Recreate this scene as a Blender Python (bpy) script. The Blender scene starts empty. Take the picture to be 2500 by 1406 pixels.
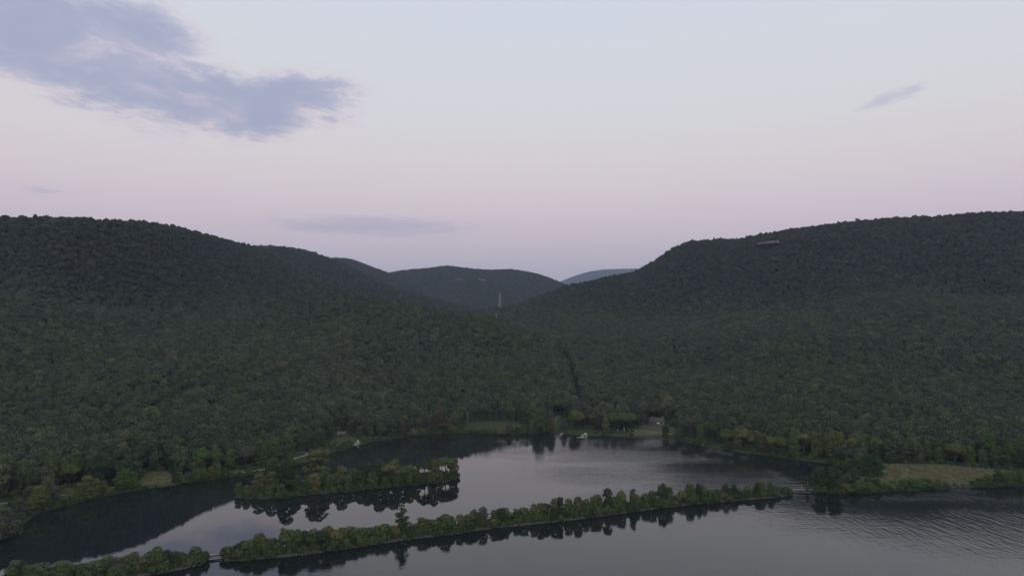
import bpy, bmesh, math, random
import numpy as np

random.seed(7)
RNG = np.random.default_rng(11)
SC = bpy.context.scene
COL = SC.collection

# ------------------------------------------------------------------ camera
CAM_H = 90.0
FPX, CX, CY, HOR = 1700.0, 1250.0, 703.0, 800.0     # focal length / centre / horizon of the 2500 px photograph
PITCH = math.atan((CY - HOR) / FPX)      # negative: tilted slightly up
cd = bpy.data.cameras.new('camera')
cam = bpy.data.objects.new('camera', cd); COL.objects.link(cam)
cam.location = (0, 0, CAM_H)
cam.rotation_euler = (math.pi / 2 - PITCH, 0, 0)
cd.sensor_width = 36.0
cd.lens = 36.0 * FPX / 2500.0
cd.clip_start = 1.0
cd.clip_end = 30000.0
SC.camera = cam

# ------------------------------------------------------------------ render set-up
SC.view_settings.view_transform = 'Standard'
SC.view_settings.look = 'None'
SC.view_settings.exposure = 0.0
SC.view_settings.gamma = 1.0
cy = SC.cycles
cy.max_bounces = 5
cy.diffuse_bounces = 2
cy.glossy_bounces = 3
cy.transmission_bounces = 2
cy.volume_bounces = 0
cy.transparent_max_bounces = 6
cy.sample_clamp_indirect = 4.0

# ------------------------------------------------------------------ sky (dusk, the sun just under the horizon behind the camera)
SUN_EL, SUN_ROT = math.radians(3.0), math.radians(200.0)
world = bpy.data.worlds.new('World'); SC.world = world
world.use_nodes = True
WT = world.node_tree; WN, WL = WT.nodes, WT.links
for n in list(WN): WN.remove(n)

def wnode(t, **kw):
    n = WN.new(t)
    for k, v in kw.items(): setattr(n, k, v)
    return n
def wmath(op, a, b=None, clamp=False):
    n = WN.new('ShaderNodeMath'); n.operation = op; n.use_clamp = clamp
    for i, v in enumerate((a, b)):
        if v is None: continue
        if hasattr(v, 'links'): WL.new(v, n.inputs[i])
        else: n.inputs[i].default_value = v
    return n.outputs[0]
def srgb(r, g, b):
    f = lambda c: (c / 12.92 if c <= .04045 else ((c + .055) / 1.055) ** 2.4)
    return (f(r / 255), f(g / 255), f(b / 255), 1)

wtc = wnode('ShaderNodeTexCoord')
wsep = wnode('ShaderNodeSeparateXYZ'); WL.new(wtc.outputs['Generated'], wsep.inputs[0])
dx, dy, dz = wsep.outputs
sky = wnode('ShaderNodeTexSky', sky_type='NISHITA', sun_disc=False)
sky.sun_elevation = SUN_EL; sky.sun_rotation = SUN_ROT
sky.altitude = 250; sky.air_density = 1.2; sky.dust_density = 2.0; sky.ozone_density = 3.0
nish = wnode('ShaderNodeVectorMath', operation='SCALE'); WL.new(sky.outputs[0], nish.inputs[0]); nish.inputs['Scale'].default_value = 0.12
ramp = wnode('ShaderNodeValToRGB'); WL.new(dz, ramp.inputs[0])
stops = [(0.0, srgb(176, 173, 190)), (0.075, srgb(194, 185, 199)), (0.135, srgb(211, 194, 203)),
         (0.195, srgb(219, 206, 208)), (0.28, srgb(215, 213, 214)), (0.40, srgb(208, 212, 220)),
         (0.62, srgb(190, 200, 216)), (1.0, srgb(166, 180, 204))]
cr = ramp.color_ramp
while len(cr.elements) < len(stops): cr.elements.new(0.5)
for e, (p, c) in zip(cr.elements, stops): e.position = p; e.color = c
skymix = wnode('ShaderNodeMix', data_type='RGBA'); skymix.inputs[0].default_value = 0.90
WL.new(nish.outputs[0], skymix.inputs[6]); WL.new(ramp.outputs[0], skymix.inputs[7])

# cloud layer: patches laid out by direction on a flat deck, broken by noise
ysafe = wmath('MAXIMUM', dy, 0.05)
gu = wmath('DIVIDE', dx, ysafe); gv = wmath('DIVIDE', dz, ysafe)
zsafe = wmath('MAXIMUM', dz, 0.03)
comb = wnode('ShaderNodeCombineXYZ')
WL.new(wmath('DIVIDE', dx, zsafe), comb.inputs[0]); WL.new(wmath('DIVIDE', dy, zsafe), comb.inputs[1])
gcomb = wnode('ShaderNodeCombineXYZ'); WL.new(gu, gcomb.inputs[0]); WL.new(gv, gcomb.inputs[1])

def dir_uv(px, py):
    u, v = (px - CX) / FPX, -(py - CY) / FPX
    c, s = math.cos(PITCH), math.sin(PITCH)
    y, z = c + s * v, -s + c * v
    return u / y, z / y
def blob(px, py, rx, ry, rot):
    u, v = dir_uv(px, py)
    m = wnode('ShaderNodeMapping', vector_type='TEXTURE')
    m.inputs['Location'].default_value = (u, v, 0)
    m.inputs['Rotation'].default_value = (0, 0, math.radians(-rot))
    m.inputs['Scale'].default_value = (rx / FPX, ry / FPX, 1)
    WL.new(gcomb.outputs[0], m.inputs[0])
    ln = wnode('ShaderNodeVectorMath', operation='LENGTH'); WL.new(m.outputs[0], ln.inputs[0])
    return wmath('SUBTRACT', 1.0, ln.outputs['Value'])
def union(bl):
    o = bl[0]
    for b in bl[1:]:
        n = WN.new('ShaderNodeMath'); n.operation = 'SMOOTH_MAX'
        WL.new(o, n.inputs[0]); WL.new(b, n.inputs[1]); n.inputs[2].default_value = 0.25
        o = n.outputs[0]
    return o
def wnoise(scale, detail, rough, sx=1.0, sy=1.0, rot=0.0, dist=0.0):
    m = wnode('ShaderNodeMapping'); m.inputs['Scale'].default_value = (sx, sy, 1); m.inputs['Rotation'].default_value = (0, 0, rot)
    WL.new(comb.outputs[0], m.inputs[0])
    n = wnode('ShaderNodeTexNoise'); n.inputs['Scale'].default_value = scale
    n.inputs['Detail'].default_value = detail; n.inputs['Roughness'].default_value = rough
    n.inputs['Distortion'].default_value = dist
    WL.new(m.outputs[0], n.inputs['Vector'])
    return n.outputs['Fac']
def smooth(x, a, b):
    n = WN.new('ShaderNodeMapRange'); n.interpolation_type = 'SMOOTHSTEP'
    WL.new(x, n.inputs[0]); n.inputs[1].default_value = a; n.inputs[2].default_value = b
    return n.outputs[0]
n1 = wnoise(2.2, 10, .66, 1.0, .8, -.6, .5)
n2 = wnoise(11.0, 9, .70, 1, .8, -.6, .4)
n3 = wnoise(3.1, 6, .6, 1, .7, -.5, .8)
nz = wmath('ADD', wmath('MULTIPLY', wmath('SUBTRACT', n1, .5), 3.4), wmath('MULTIPLY', wmath('SUBTRACT', n2, .5), 1.7))
big = union([blob(40, 60, 520, 200, 14), blob(300, 175, 430, 140, 17), blob(520, 250, 300, 105, 14), blob(630, 285, 190, 75, 6),
             wmath('SUBTRACT', blob(700, 232, 260, 110, 4), .15), wmath('SUBTRACT', blob(300, 90, 330, 150, 16), .12), wmath('SUBTRACT', blob(800, 215, 190, 95, -2), .35), wmath('SUBTRACT', blob(815, 295, 170, 70, 6), .42)])
bigd = wmath('ADD', wmath('MULTIPLY', big, 1.4), wmath('MULTIPLY', nz, .52))
small = union([blob(2165, 240, 95, 17, -22), blob(2215, 225, 55, 16, -24), blob(105, 465, 85, 16, 10)])
smalld = wmath('ADD', small, wmath('MULTIPLY', nz, .9))
low = blob(910, 553, 340, 34, 1.5)
lowd = wmath('ADD', low, wmath('MULTIPLY', nz, .45))
m_big = wmath('MULTIPLY', wmath('ADD', smooth(bigd, -.08, .92), 0.0), wmath('ADD', .64, wmath('MULTIPLY', n3, .46)), True)
thick = smooth(bigd, .10, .85)
m_small = wmath('MULTIPLY', smooth(smalld, .05, 1.1), .45)
m_low = wmath('MULTIPLY', smooth(lowd, -.05, .95), .6)
ccol = wnode('ShaderNodeMix', data_type='RGBA')
ccol.inputs[6].default_value = srgb(206, 187, 200); ccol.inputs[7].default_value = srgb(153, 157, 184)
WL.new(smooth(wmath('ADD', thick, wmath('MULTIPLY', wmath('SUBTRACT', n3, .5), 3.0)), -.15, .95), ccol.inputs[0])
frontmask = smooth(dy, .1, .3)
def over(base, col_socket, fac):
    m = wnode('ShaderNodeMix', data_type='RGBA')
    WL.new(wmath('MULTIPLY', fac, frontmask), m.inputs[0]); WL.new(base, m.inputs[6])
    if hasattr(col_socket, 'links'): WL.new(col_socket, m.inputs[7])
    else: m.inputs[7].default_value = col_socket
    return m.outputs[2]
s = over(skymix.outputs[2], srgb(158, 158, 182), m_low)
s = over(s, srgb(158, 161, 186), m_small)
s = over(s, ccol.outputs[2], m_big)
bg = wnode('ShaderNodeBackground'); bg.inputs['Strength'].default_value = 1.24
WL.new(s, bg.inputs['Color'])
wout = wnode('ShaderNodeOutputWorld'); WL.new(bg.outputs[0], wout.inputs['Surface'])

sl = bpy.data.lights.new('sun', 'SUN'); sl.energy = 0.18; sl.angle = math.radians(30); sl.color = (1.0, .84, .72)
sun = bpy.data.objects.new('sun', sl); COL.objects.link(sun)
sun.rotation_euler = (math.radians(68), 0, math.radians(20))   # low, from behind the camera

# ================================================================== helpers
def ray(px, py):
    u, v = (px - CX) / FPX, -(py - CY) / FPX
    c, s = math.cos(PITCH), math.sin(PITCH)
    return np.array([u, c + s * v, -s + c * v])
def at_z(px, py, z=0.0):
    d = ray(px, py); t = (z - CAM_H) / d[2]
    return np.array([d[0] * t, d[1] * t, z])
def at_y(px, py, Y):
    d = ray(px, py); t = Y / d[1]
    return np.array([d[0] * t, Y, CAM_H + d[2] * t])
def project(x, y, z):
    c, s = math.cos(PITCH), math.sin(PITCH)
    zz = z - CAM_H
    f = y * c - zz * s; up = y * s + zz * c
    return CX + FPX * x / f, CY - FPX * up / f

def poly_sdf(P, poly):
    """signed distance (positive inside) of points P (N,2) to polygon (M,2)"""
    a = np.asarray(poly, float); b = np.roll(a, -1, 0)
    d2 = np.full(len(P), 1e18); inside = np.zeros(len(P), bool)
    for p, q in zip(a, b):
        e = q - p; w = P - p
        t = np.clip((w @ e) / max(e @ e, 1e-9), 0, 1)
        r = w - t[:, None] * e
        d2 = np.minimum(d2, (r * r).sum(1))
        c = (p[1] <= P[:, 1]) != (q[1] <= P[:, 1])
        if abs(e[1]) > 1e-9:
            xi = p[0] + (P[:, 1] - p[1]) / e[1] * e[0]
            inside ^= c & (P[:, 0] < xi)
    return np.where(inside, 1, -1) * np.sqrt(d2)
def line_dist(P, pts):
    a = np.asarray(pts, float); d2 = np.full(len(P), 1e18)
    for p, q in zip(a[:-1], a[1:]):
        e = q - p; w = P - p
        t = np.clip((w @ e) / max(e @ e, 1e-9), 0, 1)
        r = w - t[:, None] * e
        d2 = np.minimum(d2, (r * r).sum(1))
    return np.sqrt(d2)
def dense(pts, step):
    pts = np.asarray(pts, float); out = []
    for p, q in zip(pts[:-1], pts[1:]):
        n = max(1, int(np.linalg.norm((q - p)[:2]) / step))
        for i in range(n): out.append(p + (q - p) * i / n)
    out.append(pts[-1]); return np.array(out)

# ------------------------------------------------------------------ terrain model
SHORE_PX = [(-330, 1372), (-140, 1350), (-30, 1326), (40, 1304), (62, 1276), (100, 1250), (200, 1224), (300, 1202), (400, 1187), (500, 1174),
            (600, 1161), (680, 1147), (735, 1132), (770, 1119), (800, 1109), (850, 1095), (880, 1084), (940, 1073), (1000, 1065),
            (1080, 1059), (1150, 1056), (1200, 1059), (1250, 1063), (1290, 1059), (1330, 1055), (1400, 1060), (1450, 1063),
            (1500, 1064), (1560, 1068), (1640, 1074), (1700, 1084), (1760, 1096), (1850, 1109), (1930, 1121), (2000, 1129),
            (2040, 1136), (2075, 1146), (2085, 1158), (2065, 1166), (2035, 1168), (2010, 1176), (1992, 1192), (1990, 1204),
            (2050, 1206), (2150, 1200), (2300, 1192), (2400, 1189), (2500, 1187), (2640, 1183)]
def dense(pts, step):
    pts = np.asarray(pts, float); out = []
    for p, q in zip(pts[:-1], pts[1:]):
        n = max(1, int(np.linalg.norm((q - p)[:2]) / step))
        for i in range(n): out.append(p + (q - p) * i / n)
    out.append(pts[-1]); return np.array(out)
shore = dense([at_z(*p)[:2] for p in SHORE_PX], 5.0)
_rs = np.random.default_rng(3)
shore[1:-1] += np.convolve(_rs.normal(0, 1.5, len(shore)), [.25, .5, .25], 'same')[1:-1, None] * np.array([.45, 1.0])
shore = [tuple(p) for p in shore]
MAIN = [(-4600, 120)] + [(-520, 215)] + shore + [(900, 430), (4600, 700), (4600, 13000), (-4600, 13000)]
MAIN = np.array(MAIN)

def crest(lst, tree=12.0):
    return dense([at_y(*p) - np.array([0, 0, tree]) for p in lst], 18.0)
C_LEFT = crest([(-900, 545, 1000), (-300, 533, 1010), (0, 528, 1030), (120, 525, 1055), (240, 527, 1085), (310, 534, 1130), (380, 542, 1220), (440, 552, 1330),
                (500, 567, 1420), (560, 584, 1480), (620, 601, 1480), (660, 624, 1450), (700, 650, 1400), (760, 683, 1260), (850, 714, 1130), (930, 731, 1080), (1020, 747, 1100),
                (1100, 758, 1150), (1180, 768, 1190)])
C_RIGHT = crest([(3400, 520, 1330), (2900, 513, 1350), (2500, 518, 1400), (2300, 524, 1440), (2200, 530, 1460), (2080, 541, 1490), (1950, 556, 1530),
                 (1880, 567, 1560), (1800, 581, 1590), (1740, 583, 1610), (1690, 586, 1640), (1650, 602, 1670), (1610, 628, 1700), (1575, 652, 1720),
                 (1540, 663, 1730), (1480, 674, 1740), (1400, 693, 1760), (1320, 717, 1790), (1260, 738, 1800), (1225, 752, 1800)])
C_L2 = crest([(420, 620, 2110), (560, 608, 2130), (640, 603, 2150), (720, 605, 2170), (760, 611, 2190), (800, 627, 2210), (850, 648, 2230), (910, 677, 2250), (955, 696, 2260), (1020, 717, 2280), (1120, 744, 2300)], 13)
C_L3 = crest([(700, 640, 3300), (820, 630, 3300), (860, 633, 3300), (900, 647, 3300), (950, 665, 3300), (1000, 690, 3320), (1060, 725, 3340)], 13)
C_MID = crest([(840, 712, 3850), (900, 682, 3850), (950, 667, 3830), (1000, 660, 3820), (1050, 654, 3800), (1090, 648, 3790), (1140, 655, 3780), (1190, 658, 3770), (1250, 658, 3760),
               (1300, 666, 3750), (1340, 678, 3740), (1380, 694, 3730), (1440, 722, 3730)], 13)
C_MESA = crest([(1240, 790, 11000), (1300, 742, 11000), (1335, 708, 11000), (1360, 690, 11000), (1400, 674, 11000), (1440, 661, 11050), (1480, 657, 11100), (1560, 655, 11150), (1700, 652, 11250), (1900, 650, 11400)], 3)

def field(P, C, k=1.0):
    c2 = np.full(len(P), 1e18); num = np.zeros(len(P)); den = np.zeros(len(P))
    for q in C:
        d2 = (k * (P[:, 0] - q[0])) ** 2 + (P[:, 1] - q[1]) ** 2
        c2 = np.minimum(c2, d2); w = 1.0 / (d2 + 300.0) ** 2
        num += w * q[2]; den += w
    return np.sqrt(c2), num / den
_rw = np.random.default_rng(5)
WAVES = [(_rw.uniform(0, 6.28), 2 * math.pi / L, _rw.uniform(0, 6.28), L) for L in np.geomspace(70, 620, 16)]
def rumple(P):
    z = np.zeros(len(P))
    wx = 40 * np.sin(P[:, 1] * .011 + 1) ; wy = 40 * np.sin(P[:, 0] * .013 + 2)
    for a, k, ph, L in WAVES:
        z += (L / 300.0) * np.sin(((P[:, 0] + wx) * math.cos(a) + (P[:, 1] + wy) * math.sin(a)) * k + ph)
    return z
def prof(t, hc):
    t0 = .66; h0 = .66 - .20 * np.clip((hc - 120) / 100, 0, 1)
    lo = h0 * (np.clip(t, 0, t0) / t0) ** 1.2
    u = np.clip((t - t0) / (1 - t0), 0, 1)
    return lo + (1 - h0) * (.45 * u * (2 - u) + .55 * (3 * u * u - 2 * u ** 3))
def hgt(X, Y, parts=False):
    P = np.stack([np.ravel(X), np.ravel(Y)], 1).astype(float)
    out = np.empty(len(P)); sd = np.empty(len(P))
    for i in range(0, len(P), 60000):
        p = P[i:i + 60000]
        s = poly_sdf(p, MAIN)
        se = np.where(s > 0, s * s / (s + 60.0), 0)
        zs = []
        rum = rumple(p)
        for C in (C_LEFT, C_RIGHT):
            c, h = field(p, C, 2.6)
            t = se / (se + c + 1e-6)
            amp = 1.8 * np.clip(se / 200, 0, 1) * np.clip(c / 120, 0.15, 1)
            zs.append(h * prof(t, h) + rum * amp)
        a, b = zs; k = 14.0
        hm = np.clip(.5 + .5 * (a - b) / k, 0, 1)
        z = b * (1 - hm) + a * hm + k * hm * (1 - hm) - k * .25
        for C, w, y0 in ((C_L2, 420, 1850), (C_L3, 520, 2800), (C_MID, 640, 2950), (C_MESA, 900, 8500)):
            c, h = field(p, C, 1.6)
            g = (h + 40) * np.exp(-(c / w) ** 2) - 40 + rum * 1.6 * np.clip(c / 150, 0, 1)
            g = np.where(p[:, 1] > y0, g, -99)
            z = np.maximum(z, g)
        base = np.clip(s * .28, -4.0, 1.1)
        z = np.where(s > 0, np.maximum(z, 0) * np.clip(s / 12, 0, 1) + base, base)
        out[i:i + 60000] = z; sd[i:i + 60000] = s
    return (out, sd) if parts else out
_DEP = np.concatenate([np.arange(230, 900, 1.0), np.arange(900, 2900, 3.0)])
def ground_at(px, py):
    d = ray(px, py); t = _DEP / d[1]
    z = hgt(d[0] * t, _DEP); zr = CAM_H + d[2] * t
    i = np.argmax(z >= zr)
    if z[i] < zr[i]: i = len(_DEP) - 1
    return np.array([d[0] * t[i], _DEP[i], z[i]])
def gz(x, y): return float(hgt(np.array([x]), np.array([y]))[0])

# pixel polygons of the open ground (clearings), turned into ground polygons
CLEAR_PX = {
    'river meadow': [(2095, 1172), (2115, 1142), (2160, 1131), (2300, 1134), (2440, 1146), (2520, 1152), (2520, 1165), (2440, 1164), (2330, 1184), (2200, 1184), (2120, 1184)],
    'tan clearing': [(338, 1182), (350, 1160), (365, 1151), (412, 1151), (425, 1160), (446, 1174), (400, 1182)],
    'small clearing': [(140, 1204), (158, 1191), (190, 1190), (194, 1204), (170, 1212)],
    'edge grass': [(-60, 1245), (-60, 1218), (30, 1214), (44, 1228), (20, 1240)],
    'lawn': [(1280, 1060), (1300, 1040), (1340, 1044), (1450, 1046), (1560, 1049), (1650, 1056), (1760, 1082), (1900, 1103), (2020, 1117), (2035, 1132), (1850, 1110), (1700, 1086), (1560, 1070), (1400, 1062), (1330, 1058)],
    'house garden': [(1540, 1062), (1556, 1040), (1582, 1034), (1586, 1024), (1620, 1024), (1632, 1034), (1655, 1044), (1660, 1062)],
    'shelter clearing': [(796, 1092), (810, 1068), (818, 1050), (848, 1050), (858, 1064), (884, 1072), (870, 1092), (830, 1100)],
    'road clearing': [(1338, 1046), (1346, 1016), (1374, 1011), (1392, 1042)],
    'far lawn': [(1125, 1054), (1140, 1030), (1200, 1026), (1290, 1036), (1310, 1052), (1240, 1060)],
    'path bend': [(712, 1118), (716, 1103), (752, 1101), (760, 1112), (735, 1124)],
    'bank strip': [(530, 1160), (560, 1148), (640, 1140), (650, 1150), (600, 1162)],
}
CLEAR = {k: np.array([ground_at(*p)[:2] for p in v]) for k, v in CLEAR_PX.items()}
CORRIDOR = np.array([ground_at(*p)[:2] for p in [(1386, 885), (1392, 905), (1398, 930), (1406, 960), (1416, 1000)]])

# ------------------------------------------------------------------ materials
def new_mat(name):
    m = bpy.data.materials.new(name); m.use_nodes = True
    nt = m.node_tree; b = nt.nodes['Principled BSDF']
    return m, nt, b
def lk(nt, a, b): nt.links.new(a, b)
def simple(name, col, rough=.8, var=.15, scale=1.0, metal=0.0, bump=.0):
    m, nt, b = new_mat(name)
    tc = nt.nodes.new('ShaderNodeTexCoord'); n = nt.nodes.new('ShaderNodeTexNoise')
    n.inputs['Scale'].default_value = scale; n.inputs['Detail'].default_value = 5
    lk(nt, tc.outputs['Object'], n.inputs['Vector'])
    r = nt.nodes.new('ShaderNodeValToRGB'); lk(nt, n.outputs['Fac'], r.inputs[0])
    r.color_ramp.elements[0].position = .3; r.color_ramp.elements[1].position = .7
    r.color_ramp.elements[0].color = tuple(c * (1 - var) for c in col) + (1,)
    r.color_ramp.elements[1].color = tuple(min(1, c * (1 + var)) for c in col) + (1,)
    lk(nt, r.outputs[0], b.inputs['Base Color'])
    b.inputs['Roughness'].default_value = rough; b.inputs['Metallic'].default_value = metal
    if bump:
        bp = nt.nodes.new('ShaderNodeBump'); bp.inputs['Strength'].default_value = bump; bp.inputs['Distance'].default_value = .1
        lk(nt, n.outputs['Fac'], bp.inputs['Height']); lk(nt, bp.outputs[0], b.inputs['Normal'])
    return m
def foliage(name, stops, hue_var=.35, upland_shade=False):
    """leaf material: colour picked per tree, varied a little per place; stops = [(pos, colour)]"""
    m, nt, b = new_mat(name)
    oi = nt.nodes.new('ShaderNodeObjectInfo')
    r = nt.nodes.new('ShaderNodeValToRGB'); r.color_ramp.interpolation = 'LINEAR'
    while len(r.color_ramp.elements) < len(stops): r.color_ramp.elements.new(.5)
    for e, (p, c) in zip(r.color_ramp.elements, stops): e.position = p; e.color = tuple(c) + (1,)
    lk(nt, oi.outputs['Random'], r.inputs[0])
    geo = nt.nodes.new('ShaderNodeNewGeometry')
    n = nt.nodes.new('ShaderNodeTexNoise'); n.inputs['Scale'].default_value = .7; n.inputs['Detail'].default_value = 4
    lk(nt, geo.outputs['Position'], n.inputs['Vector'])
    n2 = nt.nodes.new('ShaderNodeTexNoise'); n2.inputs['Scale'].default_value = .006; n2.inputs['Detail'].default_value = 2
    lk(nt, geo.outputs['Position'], n2.inputs['Vector'])
    hsv = nt.nodes.new('ShaderNodeHueSaturation')
    mr = nt.nodes.new('ShaderNodeMapRange'); lk(nt, n.outputs['Fac'], mr.inputs[0])
    mr.inputs[1].default_value = .25; mr.inputs[2].default_value = .75
    mr.inputs[3].default_value = 1 - hue_var; mr.inputs[4].default_value = 1 + hue_var
    lk(nt, mr.outputs[0], hsv.inputs['Value'])
    mr2 = nt.nodes.new('ShaderNodeMapRange'); lk(nt, n2.outputs['Fac'], mr2.inputs[0])
    mr2.inputs[1].default_value = .3; mr2.inputs[2].default_value = .7; mr2.inputs[3].default_value = .485; mr2.inputs[4].default_value = .515
    lk(nt, mr2.outputs[0], hsv.inputs['Hue'])
    mr3 = nt.nodes.new('ShaderNodeMapRange'); lk(nt, n2.outputs['Fac'], mr3.inputs[0]); mr3.inputs[1].default_value = .3; mr3.inputs[2].default_value = .7; mr3.inputs[3].default_value = .78; mr3.inputs[4].default_value = 1.05
    lk(nt, mr3.outputs[0], hsv.inputs['Saturation'])
    src = r.outputs[0]
    if upland_shade:      # higher up, steep-slope shade and haze put into leaf colour, plus duller oak
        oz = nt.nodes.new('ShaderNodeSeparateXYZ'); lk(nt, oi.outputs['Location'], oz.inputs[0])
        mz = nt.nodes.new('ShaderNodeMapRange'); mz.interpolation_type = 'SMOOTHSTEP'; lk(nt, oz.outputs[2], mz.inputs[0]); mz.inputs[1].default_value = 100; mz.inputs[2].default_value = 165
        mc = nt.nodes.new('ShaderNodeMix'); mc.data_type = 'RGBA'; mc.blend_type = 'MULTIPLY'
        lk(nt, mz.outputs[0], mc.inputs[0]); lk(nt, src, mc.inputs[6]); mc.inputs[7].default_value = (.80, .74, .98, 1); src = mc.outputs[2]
    lk(nt, src, hsv.inputs['Color'])
    lk(nt, hsv.outputs[0], b.inputs['Base Color'])
    b.inputs['Roughness'].default_value = .75
    b.inputs['Specular IOR Level'].default_value = .2
    tr = nt.nodes.new('ShaderNodeBsdfTranslucent'); lk(nt, hsv.outputs[0], tr.inputs['Color'])
    mx = nt.nodes.new('ShaderNodeMixShader'); mx.inputs[0].default_value = .09
    lk(nt, b.outputs[0], mx.inputs[1]); lk(nt, tr.outputs[0], mx.inputs[2])
    lk(nt, mx.outputs[0], nt.nodes['Material Output'].inputs['Surface'])
    return m
LEAF = {
    'mid green': foliage('leaf_mid_green', [(0, (.074, .122, .030)), (1, (.102, .150, .040))]),
    'dark green': foliage('leaf_dark_green', [(0, (.040, .068, .024)), (1, (.058, .088, .030))]),
    'olive': foliage('leaf_olive', [(0, (.106, .128, .034)), (1, (.136, .150, .040))]),
    'yellow-green': foliage('leaf_yellow_green', [(0, (.145, .158, .040)), (1, (.175, .176, .048))]),
    'golden': foliage('leaf_golden', [(0, (.20, .150, .035)), (1, (.23, .17, .04))]),
    'grey-green': foliage('leaf_grey_green', [(0, (.075, .090, .062)), (1, (.09, .10, .07))]),
    'brownish': foliage('leaf_brownish', [(0, (.105, .085, .050)), (1, (.125, .10, .058))]),
}
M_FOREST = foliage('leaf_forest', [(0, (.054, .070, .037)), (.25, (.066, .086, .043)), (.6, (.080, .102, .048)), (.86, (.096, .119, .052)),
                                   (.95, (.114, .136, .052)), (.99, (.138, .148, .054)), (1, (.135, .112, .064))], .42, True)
M_UNDER = foliage('leaf_undergrowth', [(0, (.036, .066, .020)), (.5, (.060, .102, .028)), (.85, (.084, .122, .032)), (1, (.115, .125, .042))], .4)
M_GRASS = foliage('leaf_grass', [(0, (.14, .145, .06)), (.6, (.22, .20, .095)), (1, (.28, .24, .13))], .25)
M_BARK = simple('bark', (.085, .070, .055), .9, .3, 3)
M_PALEBARK = simple('pale_bark', (.19, .175, .155), .8, .25, 2)
M_STONE = simple('stone', (.15, .14, .125), .9, .3, .6)
M_CLIFF = simple('cliff_rock', (.20, .168, .14), .9, .35, .15, bump=.6)
M_GRAVEL = simple('gravel', (.19, .172, .145), .95, .2, .8)
M_TARMAC = simple('tarmac', (.09, .09, .09), .9, .15, .5)
M_WOOD = simple('weathered_wood', (.32, .28, .25), .85, .2, 2)
M_DECK = simple('pale_deck', (.24, .21, .19), .85, .12, 2)
M_DARKWOOD = simple('dark_timber', (.07, .05, .04), .8, .2, 2)
M_CONC = simple('concrete', (.24, .22, .20), .9, .12, 1)
M_ROOF = simple('shingle_roof', (.095, .080, .078), .9, .2, 4, bump=.4)
M_ROOFRED = simple('brown_roof', (.13, .095, .08), .85, .2, 3)
M_WALL = simple('stone_wall', (.36, .33, .28), .9, .2, 2)
M_WHITE = simple('white_paint', (.80, .80, .78), .5, .03, 2)
M_RED = simple('red_paint', (.30, .04, .03), .5, .1, 2)
M_BRICK = simple('red_brick', (.28, .15, .12), .9, .2, 3)
M_STEEL = simple('galvanised_steel', (.50, .48, .46), .5, .1, 2, metal=.3)
M_GLASS, _nt, _b = new_mat('window_glass')
_b.inputs['Base Color'].default_value = (.02, .025, .03, 1); _b.inputs['Roughness'].default_value = .08

# ground: forest floor / grass / dry grass / bare mud by per-point masks, broken by noise
M_GROUND, nt, b = new_mat('ground')
geo = nt.nodes.new('ShaderNodeNewGeometry')
def tnoise(sc, det=5, rough=.6):
    n = nt.nodes.new('ShaderNodeTexNoise'); n.inputs['Scale'].default_value = sc; n.inputs['Detail'].default_value = det
    n.inputs['Roughness'].default_value = rough
    lk(nt, geo.outputs['Position'], n.inputs['Vector']); return n.outputs['Fac']
def tmix(fac, a, bb):
    m = nt.nodes.new('ShaderNodeMix'); m.data_type = 'RGBA'
    if hasattr(fac, 'links'): lk(nt, fac, m.inputs[0])
    else: m.inputs[0].default_value = fac
    for i, v in ((6, a), (7, bb)):
        if hasattr(v, 'links'): lk(nt, v, m.inputs[i])
        else: m.inputs[i].default_value = tuple(v) + (1,)
    return m.outputs[2]
def attr(nm):
    a = nt.nodes.new('ShaderNodeAttribute'); a.attribute_name = nm; return a.outputs['Fac']
nA, nB = tnoise(.05), tnoise(.6)
floor_c = tmix(nA, (.022, .026, .014), (.040, .040, .024))
grass_c = tmix(nB, (.030, .046, .015), (.066, .078, .030))
dry_c = tmix(tnoise(.11, 6, .7), (.125, .125, .055), (.28, .235, .125))
mud_c = tmix(nB, (.045, .042, .034), (.11, .10, .085))
col = tmix(attr('grass'), floor_c, grass_c)
col = tmix(attr('dry'), col, dry_c)
col = tmix(attr('mud'), col, mud_c)
lk(nt, col, b.inputs['Base Color']); b.inputs['Roughness'].default_value = 1; b.inputs['Specular IOR Level'].default_value = .1
bp = nt.nodes.new('ShaderNodeBump'); bp.inputs['Strength'].default_value = .5; bp.inputs['Distance'].default_value = .3
lk(nt, nB, bp.inputs['Height']); lk(nt, bp.outputs[0], b.inputs['Normal'])

# ------------------------------------------------------------------ object helpers
def tag(o, label=None, cat=None, group=None, kind=None):
    if label: o['label'] = label
    if cat: o['category'] = cat
    if group: o['group'] = group
    if kind: o['kind'] = kind
    return o
def mesh_from(name, verts, faces, mats=(), smooth_=False, midx=None):
    me = bpy.data.meshes.new(name)
    me.from_pydata([tuple(map(float, v)) for v in verts], [], [tuple(int(i) for i in f) for f in faces])
    for m in mats: me.materials.append(m)
    if smooth_: me.polygons.foreach_set('use_smooth', [True] * len(me.polygons))
    if midx is not None: me.polygons.foreach_set('material_index', list(midx))
    me.update(); return me
def link(name, data, parent=None, loc=None):
    o = bpy.data.objects.new(name, data); COL.objects.link(o)
    if parent is not None: o.parent = parent
    if loc is not None: o.location = tuple(map(float, loc))
    return o
def empty(name, loc, rz=0.0):
    o = bpy.data.objects.new(name, None); COL.objects.link(o)
    o.location = tuple(map(float, loc)); o.rotation_euler = (0, 0, rz); o.empty_display_size = .5
    return o
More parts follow.
